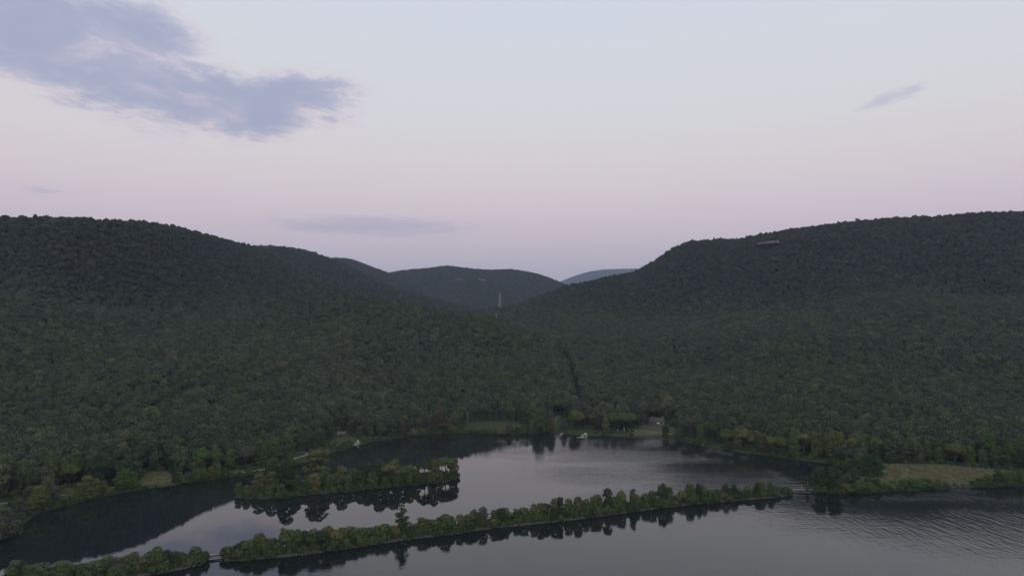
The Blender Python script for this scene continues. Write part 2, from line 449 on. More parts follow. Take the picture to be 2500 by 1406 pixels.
class MB:
    def __init__(s): s.v = []; s.f = []
    def add(s, v, f):
        n = len(s.v); s.v += [tuple(map(float, p)) for p in v]; s.f += [tuple(i + n for i in q) for q in f]; return s
    def box(s, c, d, rz=0.0):
        x, y, z = [k / 2 for k in d]; cs, sn = math.cos(rz), math.sin(rz); pts = []
        for k in (-z, z):
            for (a, b_) in ((-x, -y), (x, -y), (x, y), (-x, y)):
                pts.append((c[0] + a * cs - b_ * sn, c[1] + a * sn + b_ * cs, c[2] + k))
        return s.add(pts, [(3, 2, 1, 0), (4, 5, 6, 7), (0, 1, 5, 4), (1, 2, 6, 5), (2, 3, 7, 6), (3, 0, 4, 7)])
    def tube(s, pts, rads, n=6):
        pts = [np.array(p, float) for p in pts]; rings = []; base = len(s.v)
        for i, p in enumerate(pts):
            d = pts[min(i + 1, len(pts) - 1)] - pts[max(i - 1, 0)]; d /= max(np.linalg.norm(d), 1e-9)
            a = np.cross(d, (0, 0, 1) if abs(d[2]) < .9 else (1, 0, 0)); a /= np.linalg.norm(a); b_ = np.cross(d, a)
            for k in range(n):
                t = 2 * math.pi * k / n
                s.v.append(tuple(p + (a * math.cos(t) + b_ * math.sin(t)) * rads[i]))
        for i in range(len(pts) - 1):
            for k in range(n):
                s.f.append((base + i * n + k, base + i * n + (k + 1) % n, base + (i + 1) * n + (k + 1) % n, base + (i + 1) * n + k))
        s.f.append(tuple(base + (len(pts) - 1) * n + k for k in range(n)))
        s.f.append(tuple(base + k for k in reversed(range(n))))
        return s
    def mesh(s, name, mat): return mesh_from(name, s.v, s.f, [mat])
    def build(s, name, mat, parent=None, loc=None): return link(name, s.mesh(name, mat), parent, loc)

# ================================================================== large structure: ground, water
gx = [0.0]; st = 5.0
while gx[-1] < 4500:
    gx.append(gx[-1] + st)
    if gx[-1] > 520: st *= 1.035
gx = np.array(sorted([-v for v in gx[1:]] + gx))
gy = [-900, -500, -200, 0, 100, 180, 230]; gy = [float(v) for v in gy]
st = 4.0
while gy[-1] < 12800:
    gy.append(gy[-1] + st)
    if gy[-1] > 720: st = min(st * 1.02, 120)
gy = np.array(gy)
GX, GY = np.meshgrid(gx, gy)
GZ, GS = hgt(GX, GY, True)
nx, ny = len(gx), len(gy)
V = np.stack([GX.ravel(), GY.ravel(), GZ], 1)
ii = np.arange(nx * ny).reshape(ny, nx)
F = np.stack([ii[:-1, :-1].ravel(), ii[:-1, 1:].ravel(), ii[1:, 1:].ravel(), ii[1:, :-1].ravel()], 1)
me = bpy.data.meshes.new('ground')
me.vertices.add(len(V)); me.vertices.foreach_set('co', V.ravel())
me.loops.add(F.size); me.loops.foreach_set('vertex_index', F.ravel().astype(np.int32))
me.polygons.add(len(F)); me.polygons.foreach_set('loop_start', np.arange(0, F.size, 4, dtype=np.int32))
me.update(calc_edges=True)
me.polygons.foreach_set('use_smooth', np.ones(len(F), bool))
me.materials.append(M_GROUND)
PV = V[:, :2]
near = (GS > -10) & (GS < 400) & (np.abs(V[:, 0]) < 800)
def soft(k, w=6.0):
    out = np.zeros(len(PV)); out[near] = np.clip(poly_sdf(PV[near], CLEAR[k]) / w + .5, 0, 1); return out
grass = np.clip((14 - GS) / 8, 0, 1)
for k in ('lawn', 'edge grass', 'far lawn', 'path bend', 'shelter clearing', 'bank strip', 'river meadow', 'road clearing'): grass = np.maximum(grass, soft(k))
dry = np.zeros(len(PV))
for k, w in (('river meadow', .75), ('tan clearing', .7), ('small clearing', .8), ('house garden', .4), ('bank strip', .4), ('shelter clearing', .15)):
    dry = np.maximum(dry, soft(k) * w)
mud = np.clip((1.6 - GS) / 2, 0, 1) * .7
for nm, arr in (('grass', grass), ('dry', dry), ('mud', mud)):
    a = me.attributes.new(nm, 'FLOAT', 'POINT'); a.data.foreach_set('value', arr.astype(np.float32))
ground = link('ground', me); tag(ground, 'dark forest floor and grassy banks of the valley and hillsides', kind='structure')

# water ---------------------------------------------------------------
M_WATER, nt, b = new_mat('water')
b.inputs['Base Color'].default_value = (.011, .014, .0145, 1); b.inputs['Roughness'].default_value = .02
b.inputs['IOR'].default_value = 1.36; b.inputs['Specular IOR Level'].default_value = .5
geo = nt.nodes.new('ShaderNodeNewGeometry')
def mapped(rot, sx, sy):
    m = nt.nodes.new('ShaderNodeMapping'); m.inputs['Rotation'].default_value = (0, 0, rot); m.inputs['Scale'].default_value = (sx, sy, 1)
    lk(nt, geo.outputs['Position'], m.inputs[0]); return m.outputs[0]
def mnoise(vec, sc, det, rough=.5):
    n = nt.nodes.new('ShaderNodeTexNoise'); n.inputs['Scale'].default_value = sc; n.inputs['Detail'].default_value = det; n.inputs['Roughness'].default_value = rough
    lk(nt, vec, n.inputs['Vector']); return n.outputs['Fac']
def mmath(op, a, bb, clamp=False):
    n = nt.nodes.new('ShaderNodeMath'); n.operation = op; n.use_clamp = clamp
    for i, v in enumerate((a, bb)):
        if hasattr(v, 'links'): lk(nt, v, n.inputs[i])
        else: n.inputs[i].default_value = v
    return n.outputs[0]
def mrange(x, a, bb, c, d):
    n = nt.nodes.new('ShaderNodeMapRange'); n.interpolation_type = 'SMOOTHSTEP'; lk(nt, x, n.inputs[0])
    for i, v in enumerate((a, bb, c, d)): n.inputs[i + 1].default_value = v
    return n.outputs[0]
sp = nt.nodes.new('ShaderNodeSeparateXYZ'); lk(nt, geo.outputs['Position'], sp.inputs[0])
A_, B_ = at_z(520, 1366), at_z(1960, 1205)
e_ = (B_ - A_)[:2]; e_ /= np.linalg.norm(e_); nrm = np.array([e_[1], -e_[0]])      # towards the camera side (river)
off = float(nrm @ A_[:2])
side = mmath('SUBTRACT', mmath('ADD', mmath('MULTIPLY', sp.outputs[0], float(nrm[0])), mmath('MULTIPLY', sp.outputs[1], float(nrm[1]))), off)
river = mrange(side, -8.0, 6.0, 0.0, 1.0)
rip = mnoise(mapped(.35, .55, .9), 1.0, 3, .55)                     # small wind ripples
rip2 = mnoise(mapped(-.2, .12, .35), 1.0, 2, .5)                     # longer undulation
gust = mrange(mnoise(mapped(.3, .006, .016), 1.0, 3), .35, .68, .25, 1.0)
pond_far = mmath('ADD', .08, mmath('MULTIPLY', mrange(sp.outputs[0], -40, 70, 0.0, 4.2), mrange(mmath('ADD', sp.outputs[0], mmath('MULTIPLY', rip2, 30.0)), 172, 184, 1.0, .06)))                    # sheltered west end, a little breeze in the east
amp = mmath('ADD', mmath('MULTIPLY', mmath('SUBTRACT', 1.0, river), pond_far), mmath('MULTIPLY', river, 1.0))
amp = mmath('MULTIPLY', amp, gust)
wmf = mmath('ADD', mmath('MULTIPLY', mnoise(mapped(-.80, .42, .085), 1.0, 2, .5), .62), mmath('MULTIPLY', mnoise(mapped(-.60, 1.0, .22), 1.0, 3, .55), .30))
wk = at_z(2330, 1270)
wake = mmath('MULTIPLY', mmath('MULTIPLY', mrange(sp.outputs[0], 60, 250, 0, 1), mrange(mnoise(mapped(.4, .008, .02), 1.0, 2), .3, .6, .35, 1.0)), river)
wake = mmath('MULTIPLY', wake, mrange(sp.outputs[1], 215, 310, .06, 1))
h1 = mmath('MULTIPLY', mmath('ADD', mmath('MULTIPLY', rip, .035), mmath('MULTIPLY', rip2, .05)), amp)
h2 = mmath('MULTIPLY', mmath('MULTIPLY', wmf, .25), wake)
bp = nt.nodes.new('ShaderNodeBump'); bp.inputs['Strength'].default_value = 1.0; bp.inputs['Distance'].default_value = 1.0
lk(nt, mmath('ADD', h1, h2), bp.inputs['Height']); lk(nt, bp.outputs[0], b.inputs['Normal'])
wv = [(-4500, -880, 0), (4500, -880, 0), (4500, 900, 0), (-4500, 900, 0)]
water = link('water', mesh_from('water', wv, [(0, 1, 2, 3)], [M_WATER])); tag(water, 'calm dark river and pond mirroring the dusk sky', kind='structure')

# embankments of the causeway and the island ---------------------------------
FRONT_L = [(-140, 1452), (0, 1432), (150, 1424), (300, 1412), (400, 1398), (450, 1387), (513, 1371)]
FRONT_M = [(526, 1368), (585, 1368), (700, 1358), (800, 1345), (900, 1331), (1000, 1315), (1100, 1304), (1200, 1289), (1300, 1279), (1400, 1268), (1500, 1255),
           (1600, 1241), (1700, 1230), (1800, 1221), (1900, 1213), (1946, 1205)]
def front_pts(lst): return dense([at_z(*p) for p in lst], 3.0)
FP_L, FP_M = front_pts(FRONT_L), front_pts(FRONT_M)
def inward(pts, i):
    d = pts[min(i + 2, len(pts) - 1)] - pts[max(i - 2, 0)]
    n = np.array([-d[1], d[0]]); return n / np.linalg.norm(n)
def set_masks(me, arrs):
    for nm, v in arrs.items():
        a = me.attributes.new(nm, 'FLOAT', 'POINT'); a.data.foreach_set('value', np.asarray(v, np.float32))
SECT = [(-2.2, -1.5), (-.3, -.1), (.4, .35), (1.4, .8), (3.4, 1.15), (6.2, 1.2), (8.2, .7), (9.6, -.1), (11.5, -1.5)]
def embank(pts, label):
    v, f, mud, gr = [], [], [], []
    n, k = len(pts), len(SECT)
    for i, p in enumerate(pts):
        nn = inward(pts, i); tip = min(1.0, min(i, n - 1 - i) / 2.5 + .25)
        for j, (o_, z) in enumerate(SECT):
            oo = 4.6 + (o_ - 4.6) * (.55 + .45 * tip) + random.uniform(-.35, .35)
            v.append((p[0] + nn[0] * oo, p[1] + nn[1] * oo, z * (tip if z > 0 else 1) - (0 if 0 < i < n - 1 else 1.4) + (random.uniform(-.12, .12) if z > 0 else 0)))
            mud.append(1.0 if z < .5 else .1); gr.append(.9)
    for i in range(n - 1):
        for j in range(k - 1): f.append((i * k + j, i * k + j + 1, (i + 1) * k + j + 1, (i + 1) * k + j)[::-1])
    me = mesh_from('embankment', v, f, [M_GROUND], True); set_masks(me, {'grass': gr, 'dry': np.zeros(len(v)), 'mud': mud})
    return tag(link('embankment', me), label, kind='structure')
embank(FP_L, 'low stony causeway bank left of the left footbridge')
embank(FP_M, 'long narrow causeway bank between the two footbridges')
ISL_PX = [(572, 1213), (600, 1218), (680, 1217), (760, 1206), (850, 1200), (950, 1190), (1050, 1181), (1100, 1175), (1119, 1166), (1108, 1158),
          (1040, 1158), (940, 1165), (840, 1170), (770, 1176), (700, 1184), (620, 1196), (580, 1204)]
ISL = dense([at_z(*p) for p in ISL_PX + ISL_PX[:1]], 3.5)[:-1]
ic = ISL.mean(0)
v, f, mud, gr = [], [], [], []
rings = [(1.12, -1.6), (1.0, -.1), (.95, .45), (.82, .9), (.5, 1.3)]
IPOLY = ISL[:, :2]
isl_axis = np.array([at_z(640, 1207), at_z(1090, 1167)])
for r_, z in rings:
    for p in ISL:
        a, b2 = isl_axis[0][:2], isl_axis[1][:2]; e2 = b2 - a
        t = np.clip((p[:2] - a) @ e2 / (e2 @ e2), 0, 1); c_ = a + t * e2
        q = c_ + (p[:2] - c_) * r_ * random.uniform(.98, 1.02)
        v.append((q[0], q[1], z)); mud.append(.9 if z < .3 else .1); gr.append(.9)
n = len(ISL)
for j in range(len(rings) - 1):
    for i in range(n): f.append((j * n + i, j * n + (i + 1) % n, (j + 1) * n + (i + 1) % n, (j + 1) * n + i))
f.append(tuple((len(rings) - 1) * n + i for i in range(n)))
me = mesh_from('island', v, f, [M_GROUND], True); set_masks(me, {'grass': gr, 'dry': np.zeros(len(v)), 'mud': mud})
tag(link('island', me), 'slender wooded island in the pond', kind='structure')

# paths draped on the bank ---------------------------------------------------
def ribbon(name, px, width, mat, label, lift=.12):
    pts = dense([ground_at(*p) for p in px], 2.5); v, f = [], []
    for i, p in enumerate(pts):
        nn = inward(pts, i) * width / 2
        for s_ in (-1, -.33, .33, 1):
            x, y = p[0] + nn[0] * s_, p[1] + nn[1] * s_
            v.append((x, y, gz(x, y) + lift))
    for i in range(len(pts) - 1):
        for j in range(3): f.append((i * 4 + j, i * 4 + j + 1, i * 4 + j + 5, i * 4 + j + 4)[::-1])
    o = link(name, mesh_from(name, v, f, [mat], True)); tag(o, label, kind='structure'); return pts
PATHS = [ribbon('gravel_path', [(-80, 1238), (0, 1230), (36, 1226), (80, 1219), (160, 1208), (190, 1202), (250, 1194), (320, 1185), (372, 1177), (446, 1170), (520, 1162), (560, 1157), (640, 1147), (690, 1134), (720, 1119), (744, 1112), (752, 1107)], 2.6, M_GRAVEL, 'pale gravel path running along the left bank'),
         ribbon('tarmac_lane', [(752, 1107), (746, 1104), (720, 1103), (690, 1106)], 3.0, M_TARMAC, 'grey lane bending into the trees above the left bank'),
         ribbon('gravel_path', [(1535, 1048), (1565, 1050), (1600, 1055), (1640, 1060)], 2.2, M_GRAVEL, 'pale garden path below the stone house'),
         ribbon('tarmac_lane', [(1354, 1041), (1352, 1032), (1355, 1022), (1366, 1016)], 4.0, M_TARMAC, 'grey lane climbing from the far shore into the wood'),
         ribbon('gravel_path', [(1255, 1040), (1285, 1041), (1310, 1041)], 2.5, M_GRAVEL, 'short tan path on the far lawn'),
         ribbon('gravel_path', [(866, 1087), (872, 1083), (876, 1079)], 3.0, M_GRAVEL, 'short gravel ramp by the white sign on the left shore')]

# ================================================================== trees: prototype meshes (10 m tall, scaled when placed)
def quads(pts, nrm_, size, rng, aspect=1.0):
    n = len(pts)
    a = np.cross(nrm_, rng.normal(size=(n, 3))); a /= np.linalg.norm(a, axis=1)[:, None] + 1e-9
    b_ = np.cross(nrm_, a); b_ /= np.linalg.norm(b_, axis=1)[:, None] + 1e-9
    s_ = (size * rng.uniform(.6, 1.35, n))[:, None]
    a = a * s_ * aspect; b_ = b_ * s_
    v = np.stack([pts - a - b_ * .45, pts + a * .35 - b_, pts + a + b_ * .4, pts - a * .3 + b_], 1).reshape(-1, 3)
    return v, np.arange(4 * n).reshape(n, 4)
def lobes(kind, rng):
    """list of (centre, radius) for the leafy masses of a crown 10 m tall"""
    L = []
    if kind == 'broad':
        for _ in range(20):
            d = rng.normal(size=3); d /= np.linalg.norm(d); d[2] = abs(d[2]) * 1.0 - .35
            r = rng.uniform(.5, .86); L.append((np.array([0, 0, 5.9]) + d * r * np.array([3.6, 3.6, 3.4]), rng.uniform(1.0, 1.7)))
        L.append((np.array([0, 0, 6.3]), 2.3))
    elif kind == 'full':
        for _ in range(26):
            z = rng.uniform(.9, 9.0); w = 3.1 * math.sin(math.pi * min(1, (z + 1.6) / 11.6)) ** .7
            t = rng.uniform(0, 6.28); r = w * rng.uniform(.45, .85)
            L.append((np.array([math.cos(t) * r, math.sin(t) * r, z]), rng.uniform(.9, 1.45)))
        L += [(np.array([0, 0, 3.]), 2.0), (np.array([0, 0, 6.]), 1.9), (np.array([0, 0, 8.6]), 1.1)]
    elif kind == 'tall':
        for _ in range(24):
            z = rng.uniform(1.6, 9.2); w = 2.1 * math.sin(math.pi * min(1, (z + .8) / 11.2)) ** .8
            t = rng.uniform(0, 6.28); r = w * rng.uniform(.35, .85)
            L.append((np.array([math.cos(t) * r, math.sin(t) * r, z]), rng.uniform(.65, 1.1)))
        L += [(np.array([0, 0, 4.]), 1.2), (np.array([0, 0, 7.]), 1.1)]
    elif kind == 'cone':
        for _ in range(44):
            z = rng.uniform(.6, 9.6); w = 2.3 * (1 - z / 10.3) ** .5 + .1
            t = rng.uniform(0, 6.28); r = w * rng.uniform(.3, .95)
            L.append((np.array([math.cos(t) * r, math.sin(t) * r, z]), .5 + .5 * (1 - z / 10)))
        for z in np.arange(1, 9.5, 1.2): L.append((np.array([0, 0, z]), .9 * (1 - z / 11)))
    elif kind == 'open':
        for _ in range(13):
            d = rng.normal(size=3); d /= np.linalg.norm(d); d[2] = abs(d[2]) * 1.15 - .45
            L.append((np.array([0, 0, 6.0]) + d * rng.uniform(.6, .95) * np.array([3.5, 3.5, 3.3]), rng.uniform(.8, 1.3)))
    elif kind == 'shrub':
        for _ in range(18):
            d = rng.normal(size=3); d /= np.linalg.norm(d); d[2] = abs(d[2])
            L.append((d * rng.uniform(.45, .85) * np.array([5.2, 5.2, 7.4]) + np.array([0, 0, .6]), rng.uniform(1.5, 2.4)))
        L.append((np.array([0, 0, 3]), 3.2))
    return L
def crown_arrays(kind, seed, n_leaf, size):
    rng = np.random.default_rng(seed)
    if kind == 'willow':
        V_, F_ = [], []; k = 0
        pts = []; nr = []
        for _ in range(int(n_leaf / 12)):
            t = rng.uniform(0, 6.28); r = 3.6 * math.sqrt(rng.uniform(.02, 1)); z0 = 9.6 - 3.2 * (r / 3.6) ** 2 + rng.normal() * .25
            ln = rng.uniform(2.0, 5.2) * (.45 + .55 * r / 3.6)
            for j in range(12):
                q = j / 11; z = z0 - ln * q
                if z < .3: break
                rr = r + .6 * q
                pts.append((math.cos(t) * rr + rng.normal() * .1, math.sin(t) * rr + rng.normal() * .1, z)); nr.append((math.cos(t), math.sin(t), .6 * (1 - q)))
        pts = np.array(pts); nr = np.array(nr) + rng.normal(size=(len(pts), 3)) * .35
        nr /= np.linalg.norm(nr, axis=1)[:, None]
        return quads(pts, nr, size, rng)
    L = lobes(kind, rng)
    C = np.array([c for c, r in L]); R = np.array([r for c, r in L])
    w = R ** 2 / (R ** 2).sum()
    idx = rng.choice(len(L), int(n_leaf * 1.9), p=w)
    d = rng.normal(size=(len(idx), 3)); d /= np.linalg.norm(d, axis=1)[:, None]
    d[:, 2] = np.where(d[:, 2] < -.25, -d[:, 2] * rng.uniform(0, 1, len(d)), d[:, 2])
    d /= np.linalg.norm(d, axis=1)[:, None]
    rr = R[idx] * (1 - .25 * rng.random(len(idx)) ** 2 + .15 * np.abs(rng.normal(size=len(idx))))
    p = C[idx] + d * rr[:, None]
    keep = np.ones(len(p), bool)
    for c, r in L:
        keep &= ((p - c) ** 2).sum(1) > (r * .72) ** 2
    keep &= p[:, 2] > .12
    p, d = p[keep][:n_leaf], d[keep][:n_leaf]
    nn = d + rng.normal(size=d.shape) * .45; nn /= np.linalg.norm(nn, axis=1)[:, None]
    return quads(p, nn, size, rng)
def trunk_mb(kind, seed, thick=.22):
    rng = np.random.default_rng(seed + 500); mb = MB()
    top = {'cone': 9.3, 'tall': 8.2, 'shrub': 3.0}.get(kind, 6.6)
    lean = rng.normal(size=2) * .18
    pts = [(0, 0, -.8)] + [(lean[0] * q * q + rng.normal() * .06, lean[1] * q * q + rng.normal() * .06, top * q) for q in (.12, .35, .6, .82, 1)]
    mb.tube(pts, [thick * 1.35, thick * 1.1, thick * .9, thick * .68, thick * .42, thick * .15], 7)
    if kind not in ('cone', 'shrub'):
        for _ in range(7):
            q = rng.uniform(.38, .85); t = rng.uniform(0, 6.28); ln = rng.uniform(1.6, 3.0)
            b0 = np.array([lean[0] * q * q, lean[1] * q * q, top * q]); b1 = b0 + np.array([math.cos(t) * ln * .5, math.sin(t) * ln * .5, ln * .45]); b2 = b1 + np.array([math.cos(t) * ln * .5, math.sin(t) * ln * .5, ln * .3])
            mb.tube([b0, b1, b2], [thick * .42, thick * .28, thick * .08], 5)
    return mb
CROWNS, TRUNKS = {}, {}
for kind, seeds, nl, sz in (('broad', (1, 2, 3), 2600, .225), ('full', (4, 5, 6, 7), 3000, .215), ('tall', (8, 9, 10), 2200, .205),
                            ('cone', (11,), 2400, .19), ('open', (12, 13), 1700, .225), ('willow', (14,), 2600, .18), ('shrub', (15, 16), 2200, .36)):
    CROWNS[kind] = []; TRUNKS[kind] = []
    for sd in seeds:
        v, f = crown_arrays(kind, sd, nl, sz)
        me = bpy.data.meshes.new('crown'); me.from_pydata(v.tolist(), [], f.tolist()); me.materials.append(LEAF['mid green']); me.update()
        CROWNS[kind].append(me); TRUNKS[kind].append(trunk_mb(kind, sd).mesh('trunk', M_BARK))

def ordinal(n):
    ones = ['', 'first', 'second', 'third', 'fourth', 'fifth', 'sixth', 'seventh', 'eighth', 'ninth', 'tenth', 'eleventh', 'twelfth', 'thirteenth', 'fourteenth',
            'fifteenth', 'sixteenth', 'seventeenth', 'eighteenth', 'nineteenth']
    tens = {2: 'twent', 3: 'thirt', 4: 'fort', 5: 'fift', 6: 'sixt', 7: 'sevent', 8: 'eight', 9: 'ninet'}
    if n < 20: return ones[n]
    t, o = divmod(n, 10)
    return tens[t] + 'ieth' if o == 0 else tens[t] + 'y-' + ones[o]
SHAPE = {'broad': 'round-crowned', 'full': 'bushy', 'tall': 'narrow upright', 'cone': 'conical', 'open': 'open-crowned', 'willow': 'drooping', 'shrub': 'low'}
NOUN = {'cone': 'evergreen', 'willow': 'willow', 'shrub': 'shrub'}
NAME = {'cone': 'evergreen_tree', 'willow': 'willow_tree', 'shrub': 'shrub'}
SEG = {}      # segment -> list of (px, empty, shape, colour); labelled at the end
TREES = []    # all individual trees: x, y, radius (used to keep the forest clear of them)
def place(kind, base, h, w, colour, seg, px, label=None, bark=None, rot=None, var=None):
    """w: crown width / that of the prototype at the same height"""
    i = random.randrange(len(CROWNS[kind])) if var is None else var
    t = empty(NAME.get(kind, 'tree'), base, random.uniform(0, 6.28) if rot is None else rot)
    k = h / 10.0
    t.scale = (k * w, k * w * random.uniform(.85, 1.1), k)
    t.rotation_euler = (random.gauss(0, .05), random.gauss(0, .05), t.rotation_euler[2])
    tr = link('trunk', TRUNKS[kind][i], t); c = link('crown', CROWNS[kind][i], t)
    c.material_slots[0].link = 'OBJECT'; c.material_slots[0].material = LEAF[colour]
    if bark: tr.material_slots[0].link = 'OBJECT'; tr.material_slots[0].material = bark
    cat = 'shrub' if kind == 'shrub' else 'tree'
    t['category'] = cat
    if label: t['label'] = label
    else: SEG.setdefault(seg, []).append((px, t, kind, colour))
    TREES.append((base[0], base[1], 3.4 * k * w)); return t
def top_height(px, ty, base):
    return max(1.0, at_y(px, ty, base[1])[2] - base[2])
def pick(weights):
    r = random.random() * sum(w for _, w in weights)
    for c, w in weights:
        r -= w
        if r <= 0: return c
    return weights[-1][0]
def interp(poly, x): return float(np.interp(x, [p[0] for p in poly], [p[1] for p in poly]))

# causeway trees ---------------------------------------------------------------
def on_front(lst, px, inset, z=.9):
    y = interp(lst, px); p0 = at_z(px, y); q = at_z(px + 4, interp(lst, px + 4)); d = (q - p0)[:2]
    n = np.array([-d[1], d[0]]); n /= np.linalg.norm(n)
    return np.array([p0[0] + n[0] * inset, p0[1] + n[1] * inset, z])
TOP_L = [(-30, 1372), (15, 1366), (40, 1372), (55, 1382), (90, 1372), (110, 1384), (135, 1368), (165, 1380), (200, 1374), (225, 1368), (250, 1356), (285, 1362),
         (310, 1352), (330, 1345), (345, 1362), (380, 1330), (400, 1334), (420, 1348), (440, 1342), (462, 1350), (485, 1333), (500, 1350)]
TOP_M = [(535, 1340), (550, 1333), (565, 1340), (590, 1320), (600, 1312), (612, 1322), (632, 1298), (645, 1318), (660, 1312), (690, 1283), (712, 1290), (733, 1288), (750, 1296),
         (770, 1288), (800, 1284), (830, 1286), (850, 1290), (880, 1284), (905, 1292), (935, 1282), (960, 1280), (985, 1284), (1010, 1284), (1040, 1264), (1055, 1272), (1075, 1260),
         (1092, 1254), (1110, 1262), (1130, 1252), (1150, 1256), (1185, 1236), (1200, 1248), (1230, 1240), (1255, 1236), (1275, 1242), (1310, 1232), (1335, 1226), (1350, 1222),
         (1375, 1212), (1390, 1218), (1420, 1212), (1445, 1218), (1470, 1208), (1520, 1212), (1532, 1194), (1560, 1192), (1572, 1206), (1600, 1200), (1612, 1182), (1632, 1181), (1648, 1192),
         (1658, 1208), (1672, 1204), (1690, 1188), (1700, 1174), (1722, 1182), (1740, 1186), (1760, 1200), (1775, 1182), (1800, 1182), (1820, 1192), (1845, 1190), (1865, 1173), (1890, 1172), (1905, 1178), (1918, 1192), (1935, 1204)]
CW = [('mid green', 5.6), ('olive', 1.8), ('dark green', 2.4), ('yellow-green', .8), ('grey-green', .4), ('brownish', .1)]
def row(front, top, x0, x1, step, seg, inset=(3.2, 6.2), hmul=1.0, kinds=(('full', 6), ('tall', 1.6), ('broad', .4))):
    x = x0
    while x < x1:
        px = x + random.uniform(-.25, .25) * step
        b_ = on_front(front, px, random.uniform(*inset))
        h = top_height(px, interp(top, px), b_) * random.uniform(.93, 1.04) * hmul
        k = pick(kinds)
        wd = random.uniform(1.0, 1.35) * (1.15 if h < 6 else 1.0) * min(1.5, max(.8, 7.0 / h))
        place(k, b_, h, wd, pick(CW), seg, px)
        x += step
row(FRONT_L, TOP_L, 8, 512, 20, 'cause0')
row(FRONT_M, TOP_M, 536, 985, 18, 'cause1')
row(FRONT_M, TOP_M, 1022, 1482, 19, 'cause2')
row(FRONT_M, TOP_M, 1516, 1925, 18, 'cause3')
b_ = on_front(FRONT_M, 996, 5.5); place('cone', b_, top_height(996, 1232, b_), 1.35, 'dark green', None, 996, 'tall dark conical evergreen standing highest on the middle of the causeway', var=0)
b_ = on_front(FRONT_M, 1497, 5.5); place('tall', b_, top_height(1497, 1189, b_), 1.0, 'dark green', None, 1497, 'dark blackish-green round-topped tree sticking up alone on the right part of the causeway', var=1)
b_ = on_front(FRONT_M, 970, 2.2); place('willow', b_, top_height(970, 1282, b_), 1.0, 'olive', None, 970, 'pale drooping willow leaning over the water just left of the tall causeway evergreen', var=0)
b_ = on_front(FRONT_M, 634, 6.6); place('willow', b_, top_height(634, 1298, b_), .8, 'olive', None, 634, 'pale feathery willow on the causeway soon right of the left footbridge', var=0)

# hedgerow on the river bank right of the right footbridge
FRONT_R = [(1990, 1206), (2050, 1207), (2150, 1201), (2300, 1193), (2400, 1190), (2500, 1188), (2640, 1184)]
TOP_R = [(1990, 1180), (2070, 1172), (2100, 1174), (2150, 1170), (2200, 1172), (2240, 1166), (2290, 1162), (2305, 1170), (2330, 1178), (2370, 1178), (2400, 1170), (2420, 1158), (2450, 1146), (2480, 1148), (2510, 1142), (2560, 1145)]
row(FRONT_R, TOP_R, 2072, 2530, 21, 'hedge', (3.0, 5.5), 1.0, (('full', 3), ('shrub', 2)))
for px, ty, w, c in ((2012, 1139, 1.15, 'dark green'), (2046, 1137, 1.1, 'dark green')):
    b_ = on_front(FRONT_R, px, 6.5, 1.1)
    place('full', b_, top_height(px, ty, b_), w, c, None, px, 'big dark bushy tree %s beside the right footbridge' % ('closest' if px < 2030 else 'with a domed top, second of the pair'), var=1)
b_ = on_front(FRONT_R, 1996, 3.0, .8); place('tall', at_z(1972, 1199, .5) * np.array([1, 1, 1]), top_height(1972, 1174, at_z(1972, 1199, .5)), 1.2, 'mid green', None, 1972, 'slim young green tree growing right behind the right footbridge posts', var=0)

# island ------------------------------------------------------------------------
ISLAND = [(583, 1209, 1178, 'full', 'mid green', 1.0), (603, 1213, 1184, 'full', 'mid green', 1.1), (621, 1214, 1192, 'full', 'grey-green', 1.0), (637, 1213, 1200, 'shrub', 'golden', 1.0),
          (636, 1204, 1156, 'full', 'olive', 1.15), (662, 1203, 1150, 'full', 'olive', 1.0), (655, 1213, 1186, 'full', 'mid green', 1.1), (686, 1210, 1180, 'full', 'mid green', 1.0), (700, 1200, 1125, 'full', 'dark green', .95),
          (690, 1196, 1145, 'full', 'dark green', .9), (722, 1203, 1160, 'full', 'dark green', .9), (736, 1201, 1179, 'shrub', 'golden', 1.1), (752, 1200, 1170, 'full', 'mid green', 1.1), (766, 1198, 1154, 'full', 'yellow-green', 1.05),
          (772, 1184, 1094, 'tall', 'olive', 1.2), (790, 1192, 1136, 'tall', 'mid green', 1.2), (806, 1195, 1160, 'full', 'mid green', 1.0), (829, 1191, 1138, 'full', 'olive', 1.05), (851, 1193, 1158, 'full', 'mid green', 1.0),
          (862, 1184, 1144, 'full', 'mid green', 1.0), (882, 1190, 1150, 'full', 'dark green', .95), (897, 1183, 1132, 'full', 'dark green', .9), (924, 1184, 1121, 'full', 'dark green', .95), (911, 1189, 1152, 'full', 'mid green', 1.0),
          (944, 1185, 1126, 'open', 'yellow-green', .95), (962, 1183, 1121, 'full', 'olive', .9), (978, 1182, 1128, 'open', 'olive', .95), (996, 1181, 1136, 'full', 'mid green', .95), (1016, 1180, 1140, 'full', 'olive', .9),
          (941, 1189, 1162, 'full', 'mid green', 1.1), (973, 1186, 1158, 'full', 'mid green', 1.1), (1001, 1184, 1160, 'full', 'mid green', 1.0), (1037, 1178, 1117, 'broad', 'dark green', .8), (1062, 1176, 1120, 'full', 'olive', .8), (1086, 1172, 1111, 'broad', 'mid green', .95),
          (1104, 1169, 1118, 'full', 'olive', .7), (1052, 1180, 1152, 'full', 'olive', 1.0), (1076, 1177, 1154, 'full', 'mid green', .9), (1112, 1167, 1146, 'full', 'mid green', .9)]
for px, by, ty, k, c, w in ISLAND:
    b_ = at_z(px, by - 3, .7); place(k, b_, top_height(px, ty, b_), w * 1.22, c, 'island', px)

